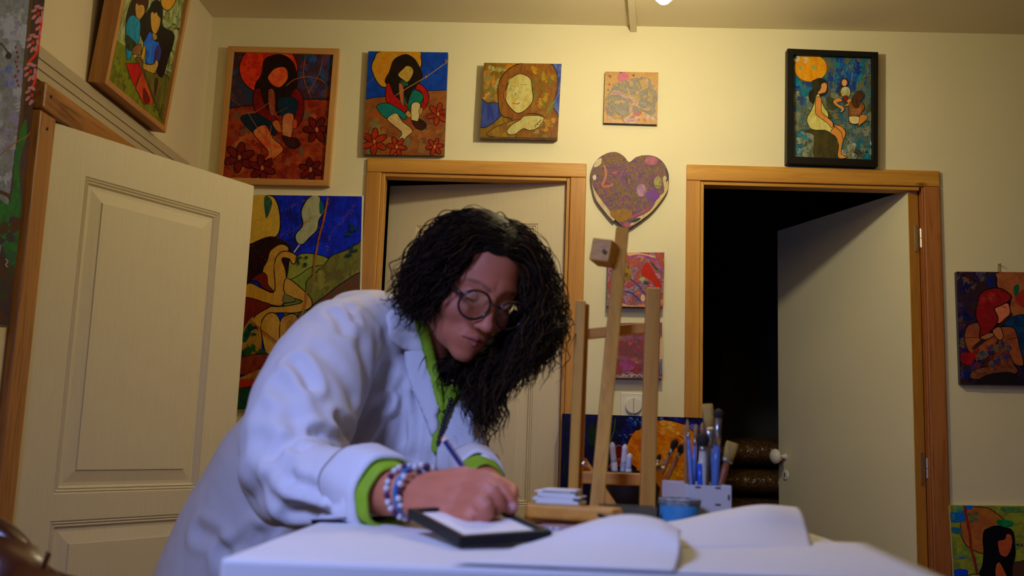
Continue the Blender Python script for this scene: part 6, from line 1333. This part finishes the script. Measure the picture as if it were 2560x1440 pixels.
# ---------------------------------------------------------------- bracelets, pencil
axw = (wrR - elR).normalized()
def ringpts(c, r, tilt, n=28, rb=None):
    a = (axw + tilt).normalized(); u1 = a.cross(Vector((0, 1, 0))).normalized(); u2 = a.cross(u1); return [c + u1 * math.cos(2 * math.pi * k / n) * r + u2 * math.sin(2 * math.pi * k / n) * (rb or r) for k in range(n)]
rb_ = ringpts(PY(1037, 1226, 1.215), .0295, Vector((0, 0, -.15)), rb=.029)
v, f = tube(rb_ + rb_[:2], .0030, 8); f = [q for q in f[:-2] if max(q) < 29 * 8]; o = mk('bracelet', v[:29 * 8], f, mat('blue_cord', (.01, .17, .42, 1), .4), smooth=True); tag(o, 'bright blue cord bracelet on the drawing wrist', 'bracelet')
bl = thing('beaded_bracelet', 'bracelet of clear and dark purple beads beside the blue cord', 'bracelet', PY(1020, 1230, 1.22))
M_clear = mat('clear_bead', (.62, .58, .62, 1), .12, spec=.8); M_purp = mat('purple_bead', (.06, .01, .10, 1), .2)
for c, r_, tl, n_ in ((PY(1018, 1230, 1.228), .0310, Vector((0, 0, .10)), 24), (PY(1046, 1222, 1.21), .0290, Vector((0, 0, -.25)), 20)):
    for k, p in enumerate(ringpts(c, r_, tl, n_)): v, f = ball(p, .0042 if k % 3 else .0036, 6); to_obj('bead', v, f, M_purp if k % 3 == 0 else M_clear, bl)
pc0 = PY(1109, 1096, 1.235); pc1 = PY(1236, 1281, 1.142); dr = (pc1 - pc0)
pn = thing('pencil', 'dark blue pencil with an orange-white end held in the right hand', 'pencil', pc1)
MB().tube([pc0 + dr * .055, pc0 + dr * .90], [.0036, .0036], 6).go('shaft', mat('navy_lacquer', (.010, .010, .13, 1), .5, spec=.2), pn)
MB().tube([pc0, pc0 + dr * .01, pc0 + dr * .03], [.0030, .0042, .0042], 12).go('end_cap', mat('orange_cap', (.75, .28, .03, 1), .4), pn, smooth=True)
MB().tube([pc0 + dr * .03, pc0 + dr * .05], [.0043, .0040], 12).go('band', M_white, pn)
MB().tube([pc0 + dr * .90, pc0 + dr * .985], [.0036, .0009], 6).go('sharpened_tip', mat('navy_tip', (.02, .015, .05, 1), .5), pn)
MB().tube([pc0 + dr * .985, pc0 + dr * 1.0], [.0009, .0002], 6).go('lead', M_black, pn)
# ---------------------------------------------------------------- hair
M_hair = NT('dark_brown_hair'); M_hair.p(Roughness=.6); M_hair.b.inputs['Specular IOR Level'].default_value = .12
a_ = M_hair.n('ShaderNodeAttribute', attribute_name='Col'); M_hair.l(a_.outputs['Color'], M_hair.b.inputs['Base Color']); M_hair = M_hair.m
GD = {'L': [[(1240, 628, 1.575), (1190, 625, 1.555), (1138, 665, 1.555), (1098, 715, 1.56), (1072, 758, 1.58), (1062, 810, 1.61)],
            [(1236, 600, 1.575), (1170, 590, 1.55), (1105, 645, 1.545), (1062, 715, 1.56), (1046, 775, 1.60), (1040, 800, 1.62)],
            [(1228, 568, 1.60), (1160, 562, 1.57), (1090, 622, 1.56), (1040, 700, 1.58), (1022, 765, 1.63), (1012, 790, 1.65)],
            [(1220, 548, 1.64), (1148, 552, 1.62), (1078, 612, 1.61), (1030, 690, 1.63), (1002, 752, 1.68)],
            [(1212, 540, 1.70), (1135, 556, 1.71), (1070, 618, 1.71), (1032, 690, 1.71), (1004, 765, 1.73)]],
      'R': [[(1240, 628, 1.575), (1288, 652, 1.595), (1306, 705, 1.61), (1309, 770, 1.61), (1302, 830, 1.60), (1284, 885, 1.58)],
            [(1238, 626, 1.575), (1285, 645, 1.60), (1316, 700, 1.62), (1322, 770, 1.62), (1312, 850, 1.60), (1290, 915, 1.57), (1262, 970, 1.55)],
            [(1236, 600, 1.58), (1305, 620, 1.61), (1345, 700, 1.64), (1350, 790, 1.63), (1338, 870, 1.60), (1312, 930, 1.57)],
            [(1230, 568, 1.61), (1300, 592, 1.65), (1346, 680, 1.68), (1378, 780, 1.67), (1372, 850, 1.64), (1345, 905, 1.61)],
            [(1222, 545, 1.66), (1288, 572, 1.71), (1340, 650, 1.74), (1372, 750, 1.73), (1370, 830, 1.70), (1325, 910, 1.66)],
            [(1215, 540, 1.72), (1280, 572, 1.78), (1345, 660, 1.80), (1360, 770, 1.78), (1340, 870, 1.73), (1290, 950, 1.66)]],
      'T': [[(1318, 740, 1.64), (1290, 850, 1.66), (1250, 920, 1.62), (1228, 990, 1.59), (1214, 1048, 1.57), (1205, 1088, 1.56)],
            [(1330, 780, 1.70), (1270, 880, 1.68), (1215, 930, 1.66), (1196, 985, 1.62), (1208, 1040, 1.58), (1212, 1082, 1.57)],
            [(1335, 800, 1.66), (1300, 890, 1.62), (1262, 955, 1.58), (1250, 1010, 1.57), (1240, 1050, 1.56), (1228, 1075, 1.56)]],
      'C': [[(1310, 760, 1.76), (1250, 860, 1.76), (1185, 898, 1.72), (1140, 905, 1.69), (1118, 930, 1.66), (1112, 968, 1.64)],
            [(1330, 800, 1.80), (1280, 880, 1.78), (1220, 930, 1.72), (1172, 940, 1.68), (1152, 975, 1.65)],
            [(1335, 790, 1.76), (1300, 880, 1.74), (1260, 950, 1.70), (1215, 985, 1.68), (1195, 1020, 1.64)]]}
hv = []; hfc = []; hcol = []
rg = np.random.RandomState(11)
def guide(g): 
    p = np.array([tuple(PY(*q)) for q in g]); q = np.array(smooth_line([tuple(a) for a in p], 8)); s_ = np.r_[0, np.cumsum(np.linalg.norm(np.diff(q, axis=0), axis=1))]; t_ = np.linspace(0, s_[-1], 48)
    return np.stack([np.interp(t_, s_, q[:, k]) for k in range(3)], 1)
GG = {k: [guide(g) for g in v] for k, v in GD.items()}
def add_strand(path, rad, col):
    n = len(path); t_ = np.gradient(path, axis=0); t_ /= np.linalg.norm(t_, axis=1)[:, None] + 1e-9
    ref = np.array([.3, .9, .2]); a = np.cross(t_, ref); a /= np.linalg.norm(a, axis=1)[:, None] + 1e-9; b = np.cross(t_, a); n0 = len(hv) // 1
    base_i = add_strand.n
    prof = rad * np.clip(np.minimum(np.linspace(.6, 8, n), np.linspace(7, .25, n)), 0, 1)
    ring = [path + (a * math.cos(q) + b * math.sin(q)) * prof[:, None] for q in (0, 2.094, 4.189)]
    hv.append(np.stack(ring, 1).reshape(-1, 3)); i = np.arange(n - 1)[:, None] * 3 + base_i
    for k in range(3): k2 = (k + 1) % 3; hfc.append(np.hstack([i + k, i + 3 + k, i + 3 + k2, i + k2]))
    hcol.append(np.tile(col, (3 * n, 1))); add_strand.n += 3 * n
add_strand.n = 0
CNT = {'L': 1000, 'R': 1350, 'T': 420, 'C': 520}; SPR = {'L': .0075, 'R': .0085, 'T': .0075, 'C': .011}
for key, n_ in CNT.items():
    gs_ = GG[key]; N = 48
    for _ in range(n_):
        j = rg.randint(len(gs_) - 1); w_ = rg.rand(); base_p = gs_[j] * (1 - w_) + gs_[j + 1] * w_
        ln_ = rg.uniform(.72, 1.06); m = int(N * min(ln_, 1)); s_ = np.linspace(0, 1, N)[:m]; p = base_p[:m].copy()
        if ln_ > 1: pass
        gr = np.clip(s_ * 3.0, .25, 1)[:, None]; offv = rg.normal(0, SPR[key], 3) * (1.25 if rg.rand() < .15 else 1); p += offv * gr * (1 + .6 * s_[:, None])
        amp = rg.uniform(.0015, .0068) * np.clip((s_ - .06) * 2.6, 0, 1); per = rg.uniform(.036, .085); L_ = np.linalg.norm(np.diff(base_p, axis=0), axis=1).sum() * s_; ph = rg.uniform(0, 6.28) + L_ / per * 6.28
        t_ = np.gradient(p, axis=0); t_ /= np.linalg.norm(t_, axis=1)[:, None]; a = np.cross(t_, [.2, .95, .1]); a /= np.linalg.norm(a, axis=1)[:, None]; b = np.cross(t_, a)
        if rg.rand() < .12: amp = amp * 1.9; p += (s_[:, None] ** 2) * rg.normal(0, .014, 3)
        p += a * (np.cos(ph) * amp)[:, None] + b * (np.sin(ph) * amp)[:, None]
        # keep the strands off the face
        q = (p - np.array(HO)) @ HR / HS; sdh = head_sdf(q); push = np.clip(.003 - sdh, 0, .03); p += push[:, None] * (p - np.array(HO)) / np.linalg.norm(p - np.array(HO), axis=1)[:, None]
        face = (q[:, 1] > .055) & (q[:, 2] < .060) & (np.abs(q[:, 0]) < .060) & (np.linalg.norm(q, axis=1) < .14)
        if face.sum() > 9 and key != 'C': continue
        c = np.array([.016, .009, .006]) * rg.uniform(.5, 1.6) + (np.array([.07, .028, .007]) * rg.rand() if rg.rand() < .25 else 0)
        add_strand(p, rg.uniform(.0005, .0013), c)
# short crown strands growing over the scalp from a centre part
nc_ = 2300; ro = rg.normal(size=(nc_, 3)); ro[:, 2] = np.abs(ro[:, 2]) + .1; ro[:, 1] = ro[:, 1] * 1.1 - .25; ro[:, 0] *= .8; ro /= np.linalg.norm(ro, axis=1)[:, None]
P0 = C0 + ro * trace(C0, ro)[:, None]; hgt = rg.uniform(.003, .013, nc_); pt = P0.copy(); path_ = []
okr = (P0[:, 2] > .02) & ((P0[:, 1] < .050) | (P0[:, 2] > .078)); sx_ = np.sign(P0[:, 0] + rg.normal(0, .022, nc_))
for k in range(34):
    nn_ = (pt - C0) / np.linalg.norm(pt - C0, axis=1)[:, None]; dv = np.stack([sx_ * .9, -.55 + .35 * (k < 6) + 0 * sx_, -.55 + 0 * sx_], 1); dv -= nn_ * (dv * nn_).sum(1)[:, None]; dv /= np.linalg.norm(dv, axis=1)[:, None]
    pt = pt + dv * .0042; pt = pt - nn_ * (head_sdf(pt) - hgt * min(1, .3 + k / 8))[:, None]; path_.append(pt.copy())
path_ = np.stack(path_, 1)
for i in range(nc_):
    if not okr[i]: continue
    q = path_[i]; 
    m_ = 34
    bad = np.where((q[:, 1] > .045) & (q[:, 2] < .062) & (np.abs(q[:, 0]) < .070))[0]
    if len(bad): m_ = bad[0]
    if m_ < 8: continue
    q = q[:m_]; p = np.array(HO) + HS * q @ HR.T; s_ = np.linspace(0, 1, m_); amp = rg.uniform(.0015, .0042) * np.clip(s_ * 3, 0, 1); ph = rg.uniform(0, 6.28) + s_ * m_ * .0042 / rg.uniform(.035, .07) * 6.28
    t_ = np.gradient(p, axis=0); t_ /= np.linalg.norm(t_, axis=1)[:, None]; a = np.cross(t_, [.2, .95, .1]); a /= np.linalg.norm(a, axis=1)[:, None]; b = np.cross(t_, a)
    p = p + a * (np.cos(ph) * amp)[:, None] + b * (np.sin(ph) * amp)[:, None]; add_strand(p, rg.uniform(.0005, .0013), np.array([.016, .009, .006]) * rg.uniform(.5, 1.6))
# curly clumps give the mass behind the strands
for key, js, rad in (('L', (2, 3, 4), .017), ('R', (3, 4, 5), .019), ('C', (0, 1, 2), .020), ('T', (0, 1), .0095), ('R', (2,), .012), ('R', (1,), .009), ('L', (1,), .010)):
    for j in js:
        p = GG[key][j][3:44]; q = (p - np.array(HO)) @ HR / HS; push = np.clip(.004 - head_sdf(q) + 0, 0, .03); d_ = (p - np.array(HO)); d_ /= np.linalg.norm(d_, axis=1)[:, None]; p = p + d_ * push[:, None] - d_ * rad * .55 * (1 if key in 'LR' else 0)
        v, f = tube([Vector(x) for x in p], [rad * (.5 + .6 * math.sin(math.pi * (k + 3) / (len(p) + 4))) for k in range(len(p))], 14)
        hv.append(np.array([tuple(x) for x in v])); hq = np.array([x for x in f if len(x) == 4]) + add_strand.n; hfc.append(hq); hcol.append(np.tile([.010, .006, .004], (len(v), 1))); add_strand.n += len(v)
# scalp cap: head surface lifted, everywhere but the face
mask = ~((Hl[:, 1] > .050 + .30 * np.clip(-Hl[:, 2] + .02, 0, .05)) & (Hl[:, 2] < .070)) & ~((Hl[:, 2] < -.055)) & ~((np.abs(Hl[:, 0]) > .05) & (Hl[:, 1] > .022) & (Hl[:, 2] < .035))
mask &= ~((Hl[:, 1] > .045) & (Hl[:, 2] < .074 - .25 * np.abs(Hl[:, 0])))
lift_ = .004 + .006 * np.clip((.06 - Hl[:, 1]) / .06, 0, 1); capv = C0 + (Hl - C0) * (1 + lift_ / np.linalg.norm(Hl - C0, axis=1))[:, None]
cf_ = [f for f in hf if len(f) == 4 and all(mask[i] for i in f)]; used = sorted({i for f in cf_ for i in f}); remap = {o: n for n, o in enumerate(used)}
hv.append(np.array(HO) + HS * capv[used] @ HR.T); hfc.append(np.array([[remap[i] for i in f] for f in cf_]) + add_strand.n); hcol.append(np.tile([.010, .006, .004], (len(used), 1))); add_strand.n += len(used)
HV = np.vstack(hv); HF = np.vstack(hfc); HC_ = np.vstack(hcol)
me = bpy.data.meshes.new('hair'); orgp = np.array(ORG[person.name]); me.vertices.add(len(HV)); me.vertices.foreach_set('co', (HV - orgp).ravel())
me.loops.add(HF.size); me.loops.foreach_set('vertex_index', HF.ravel()); me.polygons.add(len(HF)); me.polygons.foreach_set('loop_start', np.arange(0, HF.size, 4)); me.polygons.foreach_set('loop_total', np.full(len(HF), 4)); me.update(calc_edges=True)
me.polygons.foreach_set('use_smooth', np.ones(len(HF), bool)); at = me.color_attributes.new('Col', 'FLOAT_COLOR', 'POINT'); at.data.foreach_set('color', np.hstack([HC_, np.ones((len(HC_), 1))]).ravel()); me.materials.append(M_hair)
ho = bpy.data.objects.new('hair', me); COL.objects.link(ho); ho.parent = person; ho['kind'] = 'stuff'
